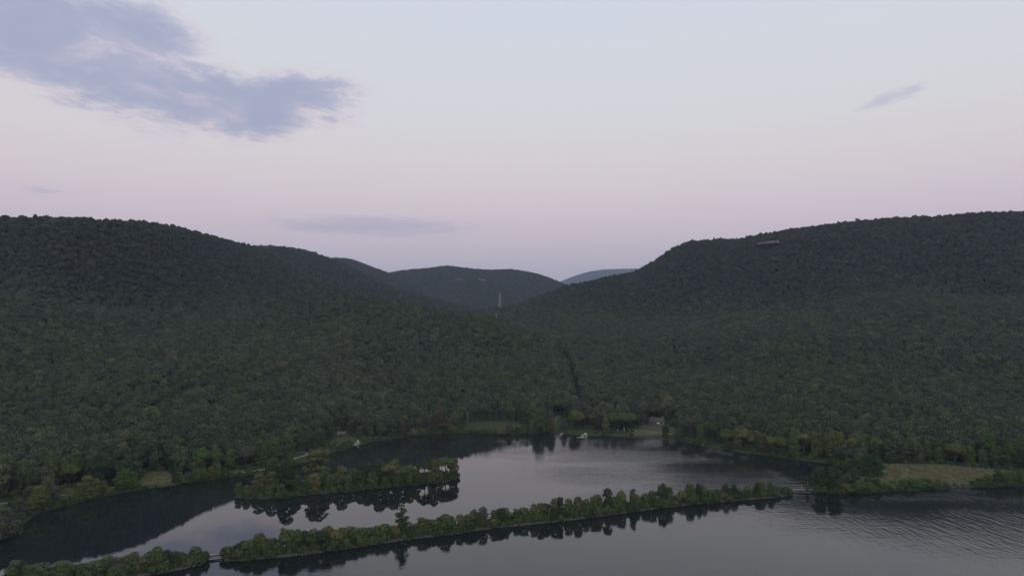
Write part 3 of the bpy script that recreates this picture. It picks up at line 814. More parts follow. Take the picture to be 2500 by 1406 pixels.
# left bank ---------------------------------------------------------------------
LEFTB = [(12, 1316, 1240, 'full', 'grey-green', 1.15), (-12, 1312, 1232, 'full', 'olive', 1.0), (40, 1284, 1262, 'shrub', 'olive', 1.2), (50, 1262, 1216, 'full', 'grey-green', 1.1), (70, 1254, 1220, 'full', 'olive', 1.0), (92, 1244, 1186, 'full', 'olive', 1.0),
         (112, 1240, 1200, 'full', 'mid green', 1.0), (128, 1232, 1188, 'full', 'grey-green', 1.25), (150, 1230, 1204, 'shrub', 'mid green', 1.0), (196, 1220, 1180, 'full', 'olive', 1.0), (214, 1216, 1162, 'full', 'olive', 1.1), (232, 1212, 1170, 'full', 'olive', 1.0),
         (252, 1206, 1172, 'tall', 'mid green', 1.2), (264, 1204, 1184, 'shrub', 'yellow-green', 1.0), (292, 1198, 1150, 'tall', 'mid green', 1.35), (304, 1197, 1145, 'full', 'mid green', 1.0), (324, 1194, 1150, 'tall', 'mid green', 1.2),
         (428, 1180, 1152, 'full', 'dark green', 1.1), (460, 1176, 1150, 'full', 'grey-green', 1.0), (478, 1174, 1142, 'full', 'mid green', 1.0), (498, 1171, 1142, 'full', 'mid green', 1.0), (516, 1168, 1138, 'full', 'olive', 1.0), (528, 1166, 1132, 'tall', 'olive', 1.2),
         (606, 1156, 1136, 'tall', 'grey-green', 1.2), (610, 1156, 1140, 'shrub', 'mid green', 1.0), (656, 1150, 1122, 'full', 'mid green', 1.0), (672, 1146, 1116, 'full', 'mid green', 1.0), (690, 1140, 1120, 'full', 'mid green', 1.0), (708, 1134, 1106, 'full', 'olive', .9),
         (722, 1134, 1120, 'shrub', 'mid green', 1.2), (762, 1120, 1096, 'full', 'mid green', 1.1), (780, 1112, 1090, 'full', 'olive', 1.2), (796, 1108, 1092, 'shrub', 'yellow-green', 1.2), (492, 1150, 1088, 'broad', 'mid green', .9),
         (526, 1148, 1096, 'broad', 'mid green', .9), (560, 1146, 1098, 'tall', 'mid green', 1.3), (600, 1140, 1082, 'broad', 'grey-green', .9), (632, 1136, 1076, 'full', 'mid green', .9), (668, 1128, 1070, 'full', 'mid green', .9), (700, 1108, 1058, 'full', 'mid green', 1.0),
         (480, 1152, 1104, 'full', 'mid green', .9), (170, 1186, 1126, 'broad', 'mid green', .9), (290, 1172, 1124, 'tall', 'grey-green', 1.0), (222, 1176, 1122, 'open', 'yellow-green', .7)]
for px, by, ty, k, c, w in LEFTB:
    b_ = ground_at(px, by); place(k, b_, top_height(px, ty, b_), w * 1.12, c, 'left', px)

# far shore and right shore --------------------------------------------------------
FAR = [(888, 1076, 1060, 'shrub', 'mid green', 1.2), (906, 1070, 1040, 'tall', 'mid green', 1.2), (930, 1066, 1030, 'tall', 'mid green', 1.2), (960, 1064, 1022, 'full', 'grey-green', 1.0), (985, 1063, 1034, 'full', 'brownish', 1.0), (1008, 1061, 1042, 'shrub', 'yellow-green', 1.3),
       (1034, 1058, 1040, 'shrub', 'olive', 1.2), (1050, 1054, 1012, 'full', 'grey-green', .9), (1074, 1054, 998, 'full', 'brownish', 1.05), (1094, 1054, 1020, 'full', 'olive', .9), (1108, 1050, 1036, 'shrub', 'yellow-green', 1.2), (1228, 1060, 1036, 'shrub', 'olive', 1.2), (1244, 1061, 1034, 'full', 'grey-green', 1.2),
       (1262, 1059, 1040, 'full', 'dark green', 1.0), (1306, 1054, 1006, 'tall', 'mid green', 1.2), (1322, 1056, 998, 'full', 'mid green', .95), (1340, 1055, 1004, 'tall', 'grey-green', 1.1), (1344, 1057, 1018, 'full', 'olive', .9), (1376, 1054, 1022, 'full', 'grey-green', .9),
       (1400, 1048, 996, 'broad', 'olive', .9), (1416, 1044, 1002, 'broad', 'yellow-green', .85), (1444, 1046, 1008, 'open', 'brownish', .95), (1462, 1050, 1018, 'full', 'dark green', .9), (1480, 1056, 1018, 'tall', 'olive', 1.2), (1502, 1050, 1004, 'broad', 'mid green', .9), (1522, 1050, 1000, 'broad', 'mid green', .9),
       (1540, 1050, 1002, 'broad', 'mid green', .85), (1562, 1046, 1006, 'broad', 'dark green', .85), (1624, 1066, 1038, 'full', 'dark green', 1.1), (1646, 1064, 1018, 'broad', 'dark green', .9), (1660, 1072, 1044, 'full', 'mid green', 1.1), (1684, 1076, 1010, 'broad', 'grey-green', .9), (1712, 1082, 1036, 'full', 'mid green', 1.0), (1722, 1084, 1068, 'shrub', 'mid green', 1.0),
       (1740, 1082, 1020, 'broad', 'dark green', .9)]
for px, by, ty, k, c, w in FAR:
    b_ = ground_at(px, by); place(k, b_, top_height(px, ty, b_), w, c, 'far', px)
YROW = [(1776, 1092, 1042, 'broad', 'olive', 1.0), (1800, 1094, 1046, 'full', 'yellow-green', .9), (1822, 1096, 1040, 'open', 'yellow-green', 1.0), (1846, 1100, 1044, 'open', 'olive', 1.0), (1864, 1103, 1060, 'full', 'brownish', .9), (1884, 1106, 1058, 'open', 'yellow-green', 1.0),
        (1908, 1110, 1062, 'broad', 'olive', .9), (1938, 1114, 1062, 'full', 'mid green', .9), (1996, 1116, 1056, 'full', 'olive', .9), (2030, 1118, 1054, 'full', 'olive', .9), (2056, 1114, 1056, 'full', 'yellow-green', .9),
        (2080, 1116, 1064, 'open', 'yellow-green', .9), (2106, 1118, 1064, 'broad', 'olive', .85), (2140, 1122, 1068, 'full', 'yellow-green', .95), (2172, 1122, 1070, 'tall', 'olive', 1.2), (2200, 1122, 1080, 'full', 'mid green', 1.0), (2230, 1124, 1068, 'full', 'olive', .9), (2262, 1126, 1076, 'full', 'mid green', .9),
        (2292, 1130, 1092, 'full', 'mid green', 1.0), (2330, 1132, 1074, 'broad', 'olive', .95), (2366, 1134, 1090, 'full', 'mid green', 1.0), (2400, 1136, 1096, 'full', 'mid green', 1.0), (2436, 1138, 1086, 'full', 'mid green', .9), (2470, 1142, 1080, 'full', 'mid green', 1.0), (2498, 1146, 1090, 'full', 'dark green', 1.0)]
for px, by, ty, k, c, w in YROW:
    b_ = ground_at(px, by); place(k, b_, top_height(px, ty, b_), w, c, 'yrow', px)
INLET = [(2066, 1150, 1118, 'full', 'mid green', 1.0), (2086, 1158, 1120, 'full', 'dark green', 1.0), (2100, 1150, 1106, 'full', 'mid green', .9), (2122, 1164, 1106, 'full', 'dark green', 1.0), (2142, 1164, 1110, 'full', 'dark green', 1.0), (2072, 1172, 1148, 'full', 'mid green', 1.0), (2120, 1178, 1158, 'shrub', 'mid green', 1.0), (2140, 1180, 1164, 'shrub', 'olive', 1.0)]
for px, by, ty, k, c, w in INLET:
    b_ = ground_at(px, by); place(k, b_, top_height(px, ty, b_), w, c, 'inlet', px)
b_ = ground_at(1963, 1109)
place('open', b_, top_height(1963, 1054, b_), 1.15, 'yellow-green', None, 1963, 'pale-trunked spreading tree with yellowish leaves at the edge of the right shore lawn', bark=M_PALEBARK, var=0)

# dead bare trees
def dead_tree(seed, h, spread=1.0):
    rng = np.random.default_rng(seed); t = MB(); br = []
    t.tube([(0, 0, -.5), (.02, .03, .35 * h), (.05, 0, .62 * h)], [.030 * h, .022 * h, .013 * h], 6)
    for i in range(7):
        a = rng.uniform(0, 6.28); z0 = h * rng.uniform(.42, .62); top = h * rng.uniform(.8, 1.0); r = h * .16 * spread * rng.uniform(.5, 1.2)
        m = MB(); p1 = np.array([math.cos(a) * r * .5, math.sin(a) * r * .5, (z0 + top) / 2]); p2 = np.array([math.cos(a) * r, math.sin(a) * r, top])
        m.tube([(0, 0, z0), p1, p2], [.012 * h, .009 * h, .003 * h], 5)
        for j in range(2):
            a2 = a + rng.uniform(-1, 1); q = p1 + np.array([math.cos(a2), math.sin(a2), 1.1]) * h * .12
            m.tube([p1, q], [.006 * h, .002 * h], 4)
        br.append(m)
    return t, br
for i, (px, by, ty, sp_, lab) in enumerate([(725, 1062, 1012, 1.5, 'bleached bare dead tree with forked branches in the wood above the left shore'),
                                           (934, 1012, 946, .5, 'tall thin bare dead tree high in the wood beyond the left of the pond'),
                                           (826, 1068, 1036, .3, 'pale bare trunk standing beside the brown picnic shelter'),
                                           (1142, 1036, 1000, .4, 'pale slender dead trunk above the lawn on the far shore')]):
    b_ = ground_at(px, by); h = top_height(px, ty, b_)
    t, br = dead_tree(40 + i, h, sp_); e0 = empty('dead_tree', b_, random.random() * 6)
    t.build('trunk', M_PALEBARK, e0)
    for m in br: m.build('branch', M_PALEBARK, e0)
    tag(e0, lab, 'dead tree'); TREES.append((b_[0], b_[1], 3.0))
# fallen logs
def log(px0, px1, lab, r=.22):
    a, b2 = at_z(*px0, .35), at_z(*px1, .9); m = MB(); c = a * .5 + b2 * .5
    L = np.linalg.norm(b2 - a); d = b2 - a
    m.tube([a - c, (a + d * .4 + np.array([0, 0, .1])) - c, b2 - c], [r, r * .8, r * .35], 6)
    e0 = empty('fallen_log', c); tk = m.build('trunk', M_PALEBARK, e0)
    for q, s_ in ((.45, 1), (.7, -1)):
        p = a + d * q - c; mm = MB().tube([p, p + np.array([.3 * s_, -.5, .7])], [r * .4, r * .12], 5); mm.build('branch', M_PALEBARK, e0)
    tag(e0, lab, 'log')
log((982, 1319), (968, 1309), 'pale fallen log sliding into the river from the causeway bank')
log((932, 1190), (938, 1181), 'short pale snag at the waterline on the island front')

# ================================================================== buildings and small objects
def gable(w, d, h, over=.5, th=.18):
    """gable roof, ridge along x, eaves at z=0"""
    m = MB(); x, y = w / 2 + over, d / 2 + over; e = -over * h / (d / 2)
    top = [(-x, -y, e), (x, -y, e), (x, 0, h), (-x, 0, h), (-x, y, e), (x, y, e)]
    v = top + [(p[0], p[1], p[2] + th) for p in top]
    m.add(v, [(0, 3, 2, 1), (3, 4, 5, 2), (6, 7, 8, 9), (9, 8, 11, 10), (0, 1, 7, 6), (4, 10, 11, 5), (0, 6, 9, 3), (3, 9, 10, 4), (1, 2, 8, 7), (2, 5, 11, 8)])
    return m
# stone house above the far lawn
hb = ground_at(1606, 1038); hz = hb[2]
house = empty('house', (hb[0], hb[1] + 5, hz), math.radians(-6))
sc_ = hb[1] / FPX      # metres per photo pixel here
MB().box((0, 0, 1.3), (13.0, 7.0, 4.6)).build('wall', M_WALL, house)
roof = gable(14.0, 7.6, 2.9, .7).build('roof', M_ROOF, house, (0, 0, 3.62))
ch = MB().box((5.6, -.3, 3.2), (.9, .9, 3.0)).box((5.6, -.3, 4.8), (1.15, 1.15, .22)).build('chimney', M_CONC, roof)
MB().box((-4.3, -1.2, 5.0), (3.6, 3.2, 2.6)).build('dormer', M_WALL, house)
gable(3.8, 3.4, .9, .35).build('dormer_roof', M_ROOF, house, (-4.3, -1.2, 6.32))
porch = MB().box((-4.6, -4.9, 2.75), (8.4, 2.7, .18)).build('porch_roof', M_ROOF, house)
for i in range(4): MB().box((-8.2 + i * 2.4, -6.0, .9), (.2, .2, 3.5)).build('porch_post', M_WOOD, house)
for i, (x, z, w_, h_) in enumerate([(1.2, 1.7, 1.0, 1.5), (2.9, 1.7, 1.0, 1.5), (4.6, 1.7, 1.0, 1.5), (-4.9, 5.2, 1.0, 1.1), (-3.6, 5.2, 1.0, 1.1), (-5.2, 1.4, 1.2, 1.6)]):
    yy = -3.52 if z < 4 else -2.82
    wn = MB().box((x, yy, z), (w_ + .3, .1, h_ + .3)).build('window', M_WOOD, house)
    MB().box((x, yy - .07, z), (w_, .05, h_)).build('pane', M_GLASS, wn)
dr = MB().box((-1.0, -3.53, 1.0), (1.1, .12, 2.3)).build('door', M_RED, house)
MB().box((-.65, -3.63, 1.0), (.08, .1, .2)).build('handle', M_STEEL, dr)
MB().box((0.4, -4.6, -.4), (4.4, 2.2, 1.2)).build('brick_step', M_BRICK, house)
house.scale = (.88, .88, .88)
tag(house, 'dark-roofed stone house with dormer and chimney among trees above the far lawn', 'house')
# garden parasol in front of it
gp = empty('garden_parasol', (hb[0] + .2, hb[1] - .6, hz)); MB().tube([(0, 0, 0), (0, 0, 2.5)], [.05, .05], 6).build('pole', M_STEEL, gp)
m = MB(); m.tube([(0, 0, 1.75), (0, 0, 2.2), (0, 0, 2.55)], [1.25, .75, .06], 10); m.build('canopy', M_WHITE, gp)
tag(gp, 'small white parasol in front of the stone house', 'parasol')
# picnic shelter
sb = ground_at(834, 1066)
sh = empty('picnic_shelter', sb, math.radians(8))
for x in (-2.4, 0, 2.4):
    for y in (-1.6, 1.6): MB().box((x, y, 1.1), (.22, .22, 2.9)).build('post', M_DARKWOOD, sh)
gable(5.8, 4.2, 1.3, .5).build('roof', M_ROOFRED, sh, (0, 0, 2.6))
MB().box((0, 0, .05), (5.6, 4.2, .2)).build('floor_slab', M_STONE, sh)
tag(sh, 'small open picnic shelter with reddish-brown gable roof above the left shore', 'shelter')
# white sign on the left shore
wb = ground_at(874, 1081); ws = empty('sign', wb)
MB().box((0, 0, .6), (.12, .12, 1.6)).build('post', M_WHITE, ws); MB().box((0, -.1, 1.5), (1.4, .08, 1.0)).build('board', M_WHITE, ws)
tag(ws, 'blank white sign board beside the gravel ramp on the left shore', 'sign')
# white posts on the far lawn
for px, py, lab in ((1508, 1052, 'leftmost of the small white posts on the far lawn'), (1524, 1052, 'taller white post, second from left on the far lawn'), (1534, 1053, 'left one of a close pair of white posts on the far lawn'), (1539, 1053, 'right one of a close pair of white posts on the far lawn'), (1552, 1052, 'rightmost small white post on the lawn by the garden path')):
    pb = ground_at(px, py); h = 3.0 if px == 1524 else 1.5
    m = MB().box((0, 0, h / 2 - .2), (.28, .28, h)); m.add([(-.14, -.14, h - .2), (.14, -.14, h - .2), (.14, .14, h - .2), (-.14, .14, h - .2), (0, 0, h + .05)], [(0, 1, 4), (1, 2, 4), (2, 3, 4), (3, 0, 4)])
    tag(m.build('white_post', M_WHITE, None, pb), lab, 'post', 'white posts on the far lawn')

# docks
def dock(px_a, px_b, width, label, tee=None):
    a, b2 = at_z(*px_a, .6), at_z(*px_b, .6); d = b2 - a; L = np.linalg.norm(d); rz = math.atan2(d[1], d[0])
    e0 = empty('dock', (a[0], a[1], 0), rz); n = int(L / 1.0)
    pl = MB().box((.5, 0, .62), (L / n - .06, width, .12)).mesh('plank', M_DECK)
    for i in range(n):
        o = link('plank', pl, e0); o.location = (i * L / n, 0, 0)
    for y in (-width / 2 + .15, width / 2 - .15): MB().box((L / 2, y, .45), (L, .14, .2)).build('beam', M_WOOD, e0)
    k = max(2, int(L / 4))
    for i in range(k + 1):
        for y in (-width / 2 - .1, width / 2 + .1): MB().tube([(L * i / k, y, -2.0), (L * i / k, y, 1.0)], [.12, .11], 6).build('pile', M_WOOD, e0)
    if tee:
        tp = MB().box((0, 0, .62), (L / n - .06, tee, .12)).mesh('plank', M_DECK)
        for i in range(4):
            o = link('plank', tp, e0); o.location = (L + .5 + i * L / n, 0, 0)
        for y in (-tee / 2, tee / 2): MB().tube([(L + 2, y, -2.0), (L + 2, y, 1.0)], [.12, .11], 6).build('pile', M_WOOD, e0)
    tag(e0, label, 'dock'); return e0
dock((1374, 1056), (1367, 1063), 1.7, 'small plain pale dock on the far shore, left of the larger dock')
dock((1427, 1058), (1420, 1067), 2.2, 'larger pale wooden dock with T-shaped end on the far shore', 7.0)
# canopied boat moored by the larger dock
bb = at_z(1430.5, 1064.5); bo = empty('pontoon_boat', (bb[0], bb[1], 0), math.radians(100))
for y in (-.9, .9): MB().tube([(-2.6, y, .1), (2.0, y, .1), (2.7, y, .3)], [.32, .32, .08], 8).build('pontoon', M_RED, bo)
MB().box((0, 0, .5), (5.0, 2.5, .14)).build('deck', M_WHITE, bo)
for y in (-1.2, 1.2): MB().box((0, y, .95), (4.6, .06, .7)).build('side_rail', M_RED, bo)
for x in (-1.9, 1.6):
    for y in (-1.1, 1.1): MB().tube([(x, y, .5), (x, y, 2.7)], [.05, .05], 5).build('canopy_pole', M_STEEL, bo)
m = MB(); m.add([(-2.5, -1.4, 2.6), (2.3, -1.4, 2.6), (2.3, -.7, 3.05), (-2.5, -.7, 3.05), (2.3, .7, 3.05), (-2.5, .7, 3.05), (2.3, 1.4, 2.6), (-2.5, 1.4, 2.6), (-2.5, -1.4, 2.1), (2.3, -1.4, 2.1), (2.3, 1.4, 2.1), (-2.5, 1.4, 2.1)],
           [(0, 1, 2, 3), (3, 2, 4, 5), (5, 4, 6, 7), (8, 9, 1, 0), (7, 6, 10, 11)]); m.build('canopy', M_WHITE, bo)
MB().box((-1.2, 0, .9), (1.4, 1.9, .6)).build('bench', M_WHITE, bo)
bo.scale = (.75, .75, .75)
tag(bo, 'small boat with white canopy and red sides moored at the larger dock', 'boat')
# little white boat on the shore
rb = at_z(1721, 1086); rw = empty('rowing_boat', (rb[0], rb[1], .1), math.radians(8))
v, f = [], []
for i, (x, w_, z) in enumerate([(-2.2, .55, .1), (-1.2, .8, 0), (0, .85, 0), (1.2, .65, .05), (2.3, .06, .3)]):
    v += [(x, -w_, .65 + z), (x, -w_ * .55, z), (x, w_ * .55, z), (x, w_, .65 + z)]
for i in range(4):
    for j in range(3): f.append((i * 4 + j, i * 4 + j + 1, i * 4 + j + 5, i * 4 + j + 4))
f.append((0, 3, 2, 1))
link('hull', mesh_from('hull', v, f, [M_WHITE]), rw)
for x in (-.9, .6): MB().box((x, 0, .5), (.3, 1.4, .06)).build('seat', M_WOOD, rw)
tag(rw, 'little white rowing boat drawn up on the right part of the far shore', 'boat')
# footbridges across the causeway gaps
def footbridge(pa, pb, inset, width, label, posts):
    a = on_front(*pa, inset, 0); b2 = on_front(*pb, inset, 0); d = b2 - a; L = float(np.linalg.norm(d)); rz = math.atan2(d[1], d[0])
    e0 = empty('footbridge', (a[0], a[1], 0), rz); n = max(6, int(L / .8))
    pl = MB().box((0, 0, 1.35), (L / n - .05, width, .14)).mesh('plank', M_DECK)
    for i in range(n): o = link('plank', pl, e0); o.location = ((i + .5) * L / n, 0, 0)
    for y in (-width / 2 + .2, width / 2 - .2): MB().box((L / 2, y, 1.08), (L, .25, .38)).build('girder', M_DARKWOOD, e0)
    for x in (-.6, L + .6): MB().box((x, 0, .1), (1.0, width + .2, 2.1)).build('abutment', M_STONE, e0)
    for (q, y, h) in posts: MB().box((L * q, y * width / 2, .9 + h / 2), (.24, .24, h)).build('post', M_WOOD, e0)
    tag(e0, label, 'footbridge')
footbridge((FRONT_L, 510), (FRONT_M, 531), 4.6, 2.4, 'low pale footbridge over the left gap in the causeway', [])
footbridge((FRONT_M, 1944), (FRONT_R, 1992), 4.8, 2.0, 'pale footbridge with two white posts over the right gap in the causeway', [(.55, 1.05, 3.2), (.8, -1.05, 3.6)])

# transmission tower in the valley
tb = at_y(1220, 757, 1700); tb[2] = gz(tb[0], tb[1])
Ht = top_height(1220, 715, tb)
tw = empty('transmission_tower', tb)
for sx in (-1, 1):
    for sy in (-1, 1): MB().tube([(sx * 4.2, sy * 4.2, -1), (sx * 1.6, sy * 1.6, Ht * .55), (sx * .9, sy * .9, Ht)], [.55, .42, .32], 4).build('leg', M_STEEL, tw)
for i in range(7):
    q0, q1 = i / 7, (i + 1) / 7
    r0, r1 = [np.interp(q, (0, .55, 1), (4.2, 1.6, .9)) for q in (q0, q1)]
    m = MB()
    for (ax, ay, bx_, by_) in ((-1, -1, 1, -1), (1, -1, 1, 1), (1, 1, -1, 1), (-1, 1, -1, -1)):
        m.tube([(ax * r0, ay * r0, Ht * q0), (bx_ * r1, by_ * r1, Ht * q1)], [.16, .16], 3); m.tube([(bx_ * r0, by_ * r0, Ht * q0), (ax * r1, ay * r1, Ht * q1)], [.16, .16], 3)
    m.build('bracing', M_STEEL, tw)
for q, w_ in ((.72, 5.0), (.85, 4.2), (.97, 3.2)): MB().tube([(-w_, 0, Ht * q), (0, 0, Ht * q + .8), (w_, 0, Ht * q)], [.14, .3, .14], 4).build('crossarm', M_STEEL, tw)
tag(tw, 'steel lattice transmission tower rising from the valley between the hills', 'tower')
eb = at_y(1212, 775, 1560); eb[2] = gz(eb[0], eb[1])
hs = empty('white_house', eb)
zt = max(6.0, top_height(1212, 765, eb))
MB().box((0, 0, zt * .4), (5.4, 5, zt * .8)).build('wall', M_WHITE, hs); gable(5.4, 5, zt * .2, .3).build('roof', M_CONC, hs, (0, 0, zt * .8))
MB().box((.6, -2.53, zt * .55), (1.4, .1, 1.4)).build('window', M_GLASS, hs)
tag(hs, 'tiny white building among trees below the transmission tower', 'house')

# pale cliffs and cuts on the hills
def rock_face(name, p0, p1, Y, up, label, bits=9, hpx=7):
    a, b2 = at_y(*p0, Y), at_y(*p1, Y); e0 = empty(name, (a + b2) / 2)
    c = (a + b2) / 2; mp = Y / FPX
    for i in range(bits):
        q = (i + .5) / bits; p = a + (b2 - a) * q - c; w_ = np.linalg.norm(b2 - a) / bits
        hh = hpx * mp * random.uniform(.5, 1.1); m = MB()
        vv = []
        for z in (-hh * .8, hh * .1, hh * .5):
            for (x, y) in ((-.55, -.3), (.55, -.3), (.5, .6), (-.5, .6)):
                vv.append((p[0] + x * w_ + random.uniform(-.4, .4), p[1] + y * 14 + random.uniform(-1.2, 1.2) + z * .25, p[2] + z + random.uniform(-.3, .3)))
        m.add(vv, [(0, 1, 5, 4), (1, 2, 6, 5), (2, 3, 7, 6), (3, 0, 4, 7), (4, 5, 9, 8), (5, 6, 10, 9), (6, 7, 11, 10), (7, 4, 8, 11), (8, 9, 10, 11)])
        m.build('rock', M_CLIFF, e0)
    tag(e0, label, 'cliff'); return (a + b2) / 2
def surf_depth(px, py, lift=6.0):
    """depth where the view ray through the pixel meets the tree canopy of the hills"""
    D = np.arange(900, 4000, 4.0); d = ray(px, py); t = D / d[1]
    z = hgt(d[0] * t, D) + lift; zr = CAM_H + d[2] * t
    i = np.argmax(z >= zr); return float(D[i]) if z[i] >= zr[i] else 2400.0
ROCKS = []
for p0, p1, lab, n_, hp, lift in (((1850, 594), (1900, 589), 'pale tan cliff band just below the right-hand ridge top', 14, 4.5, 12), ((1168, 682), (1186, 684), 'small pale quarry face on the middle hill', 5, 3, 12), ((1112, 681), (1130, 682), 'thin grey rock cut left of the quarry face on the middle hill', 5, 2.2, 12)):
    Y = surf_depth((p0[0] + p1[0]) / 2, (p0[1] + p1[1]) / 2, lift) - 6
    ROCKS.append((rock_face('rock_face', p0, p1, Y, 1, lab, n_, hp), abs(p1[0] - p0[0]) * Y / FPX / 2))
for p0, p1, lab in (((1470, 659), (1482, 659), 'leftmost white cliff on the rim of the hazy far plateau'), ((1512, 658), (1518, 658), 'small white cliff in the middle of the far plateau rim'), ((1530, 658), (1542, 658), 'rightmost white cliff on the rim of the hazy far plateau')):
    rock_face('rock_face', p0, p1, 10920, 1, lab, 3, 3.2)

# ================================================================== forest (nobody could count it): instanced trees on the hillsides
def proto_collection(name, meshes):
    c = bpy.data.collections.new(name)
    for i, m in enumerate(meshes):
        o = bpy.data.objects.new('%s_%02d' % (name, i), m); c.objects.link(o)
    return c
def forest_proto(kind, seed, n, size, mat):
    v, f = crown_arrays(kind, seed, n, size); tm = trunk_mb(kind, seed)
    nv = len(v); allv = v.tolist() + [tuple(p) for p in tm.v]; allf = f.tolist() + [tuple(i + nv for i in q) for q in tm.f]
    return mesh_from('forest_tree', allv, allf, [mat, M_BARK], False, [0] * len(f) + [1] * len(tm.f))
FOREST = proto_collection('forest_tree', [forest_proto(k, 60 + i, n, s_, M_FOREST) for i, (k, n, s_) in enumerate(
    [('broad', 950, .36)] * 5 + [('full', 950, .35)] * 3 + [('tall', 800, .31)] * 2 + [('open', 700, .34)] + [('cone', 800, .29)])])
UNDER = proto_collection('shrub_mass', [forest_proto('shrub', 90 + i, 800, .60, M_UNDER) for i in range(4)])
def stone(seed):
    rng = np.random.default_rng(seed); bm = bmesh.new(); bmesh.ops.create_icosphere(bm, subdivisions=1, radius=1)
    for v_ in bm.verts: v_.co *= rng.uniform(.7, 1.15); v_.co.z *= .65
    m = bpy.data.meshes.new('stone'); bm.to_mesh(m); bm.free(); m.materials.append(M_STONE); return m
STONES = proto_collection('bank_stone', [stone(i) for i in range(4)])
def tuft(seed):
    rng = np.random.default_rng(seed); n = 26; p = rng.normal(size=(n, 3)) * np.array([.5, .5, 0]) ; v, f = [], []
    for q in p:
        t = rng.uniform(0, 6.28); h = rng.uniform(.4, 1.0); w_ = .12; l = rng.normal(size=2) * .2
        k = len(v); v += [(q[0] - math.cos(t) * w_, q[1] - math.sin(t) * w_, 0), (q[0] + math.cos(t) * w_, q[1] + math.sin(t) * w_, 0), (q[0] + l[0], q[1] + l[1], h)]; f.append((k, k + 1, k + 2))
    return mesh_from('grass_tuft', v, f, [M_GRASS])
TUFTS = proto_collection('grass_tuft', [tuft(i) for i in range(4)])

def scatter(name, pts, scl, rot, idx, coll, label, kind='stuff'):
    me = bpy.data.meshes.new(name); me.vertices.add(len(pts)); me.vertices.foreach_set('co', np.asarray(pts, np.float32).ravel())
    for nm, t_, arr, key in (('scl', 'FLOAT_VECTOR', scl, 'vector'), ('rot', 'FLOAT_VECTOR', rot, 'vector'), ('idx', 'INT', idx, 'value')):
        a = me.attributes.new(nm, t_, 'POINT'); a.data.foreach_set(key, np.asarray(arr, np.int32 if t_ == 'INT' else np.float32).ravel())
    me.update()
    ng = bpy.data.node_groups.new('scatter_' + name, 'GeometryNodeTree')
    ng.interface.new_socket('Geometry', in_out='INPUT', socket_type='NodeSocketGeometry'); ng.interface.new_socket('Geometry', in_out='OUTPUT', socket_type='NodeSocketGeometry')
    N = ng.nodes; gi, go = N.new('NodeGroupInput'), N.new('NodeGroupOutput'); ip = N.new('GeometryNodeInstanceOnPoints'); ci = N.new('GeometryNodeCollectionInfo')
    ci.inputs['Collection'].default_value = coll; ci.inputs['Separate Children'].default_value = True; ci.inputs['Reset Children'].default_value = True
    ip.inputs['Pick Instance'].default_value = True
    def na(nm, t_):
        q = N.new('GeometryNodeInputNamedAttribute'); q.data_type = t_; q.inputs['Name'].default_value = nm; return q.outputs['Attribute']
    L = ng.links
    L.new(gi.outputs[0], ip.inputs['Points']); L.new(ci.outputs[0], ip.inputs['Instance'])
    L.new(na('idx', 'INT'), ip.inputs['Instance Index']); L.new(na('rot', 'FLOAT_VECTOR'), ip.inputs['Rotation']); L.new(na('scl', 'FLOAT_VECTOR'), ip.inputs['Scale'])
    L.new(ip.outputs[0], go.inputs[0])
    o = link(name, me); md = o.modifiers.new('scatter', 'NODES'); md.node_group = ng
    tag(o, label, kind=kind); return o

# candidate tree spots on a jittered grid, denser near than far
def jitter(x0, x1, y0, y1, step):
    X, Y = np.meshgrid(np.arange(x0, x1, step), np.arange(y0, y1, step * .9)); X = X + (np.arange(X.shape[0])[:, None] % 2) * step / 2
    return np.stack([(X + RNG.uniform(-.42, .42, X.shape) * step).ravel(), (Y + RNG.uniform(-.42, .42, X.shape) * step).ravel()], 1)
far_c = jitter(-2100, 800, 2000, 3950, 10.5)
far_c = far_c[(far_c[:, 0] / far_c[:, 1] > -.54) & (far_c[:, 0] / far_c[:, 1] < .2)]
cand = np.concatenate([jitter(-1000, 1000, 300, 900, 7.3), jitter(-1500, 1500, 900, 2000, 7.5), far_c])
ratio = cand[:, 0] / cand[:, 1]
cand = cand[np.abs(ratio) < .86]
Zc, Sc = hgt(cand[:, 0], cand[:, 1], True)
ok = Sc > 9
cand, Zc, Sc = cand[ok], Zc[ok], Sc[ok]
# drop what lies well behind a crest as seen from the drone
AZ = np.linspace(-.9, .9, 361); DD = np.arange(300, 3960, 14.0)
AA, DG = np.meshgrid(AZ, DD, indexing='ij')
HH = hgt(AA * DG, DG).reshape(AA.shape)
EL = (HH + 8 - CAM_H) / DG
RM = np.maximum.accumulate(EL, 1)
ia = np.clip(np.round((cand[:, 0] / cand[:, 1] + .9) / .005).astype(int), 0, 360); idp = np.clip(((cand[:, 1] - 300) / 14).astype(int) - 2, 0, len(DD) - 1)
vis = (Zc + 22 - CAM_H) / cand[:, 1] > RM[ia, idp] - .022
vis |= cand[:, 1] < 700
cand, Zc, Sc = cand[vis], Zc[vis], Sc[vis]
H = (RNG.normal(13.8, 1.7, len(cand)) + 1.6 * np.sin(cand[:, 0] * .021 + 1.3 * np.sin(cand[:, 1] * .017))) * np.where(cand[:, 1] > 1700, .9, 1.0) * np.clip(.62 + Sc / 90, .6, 1.0)
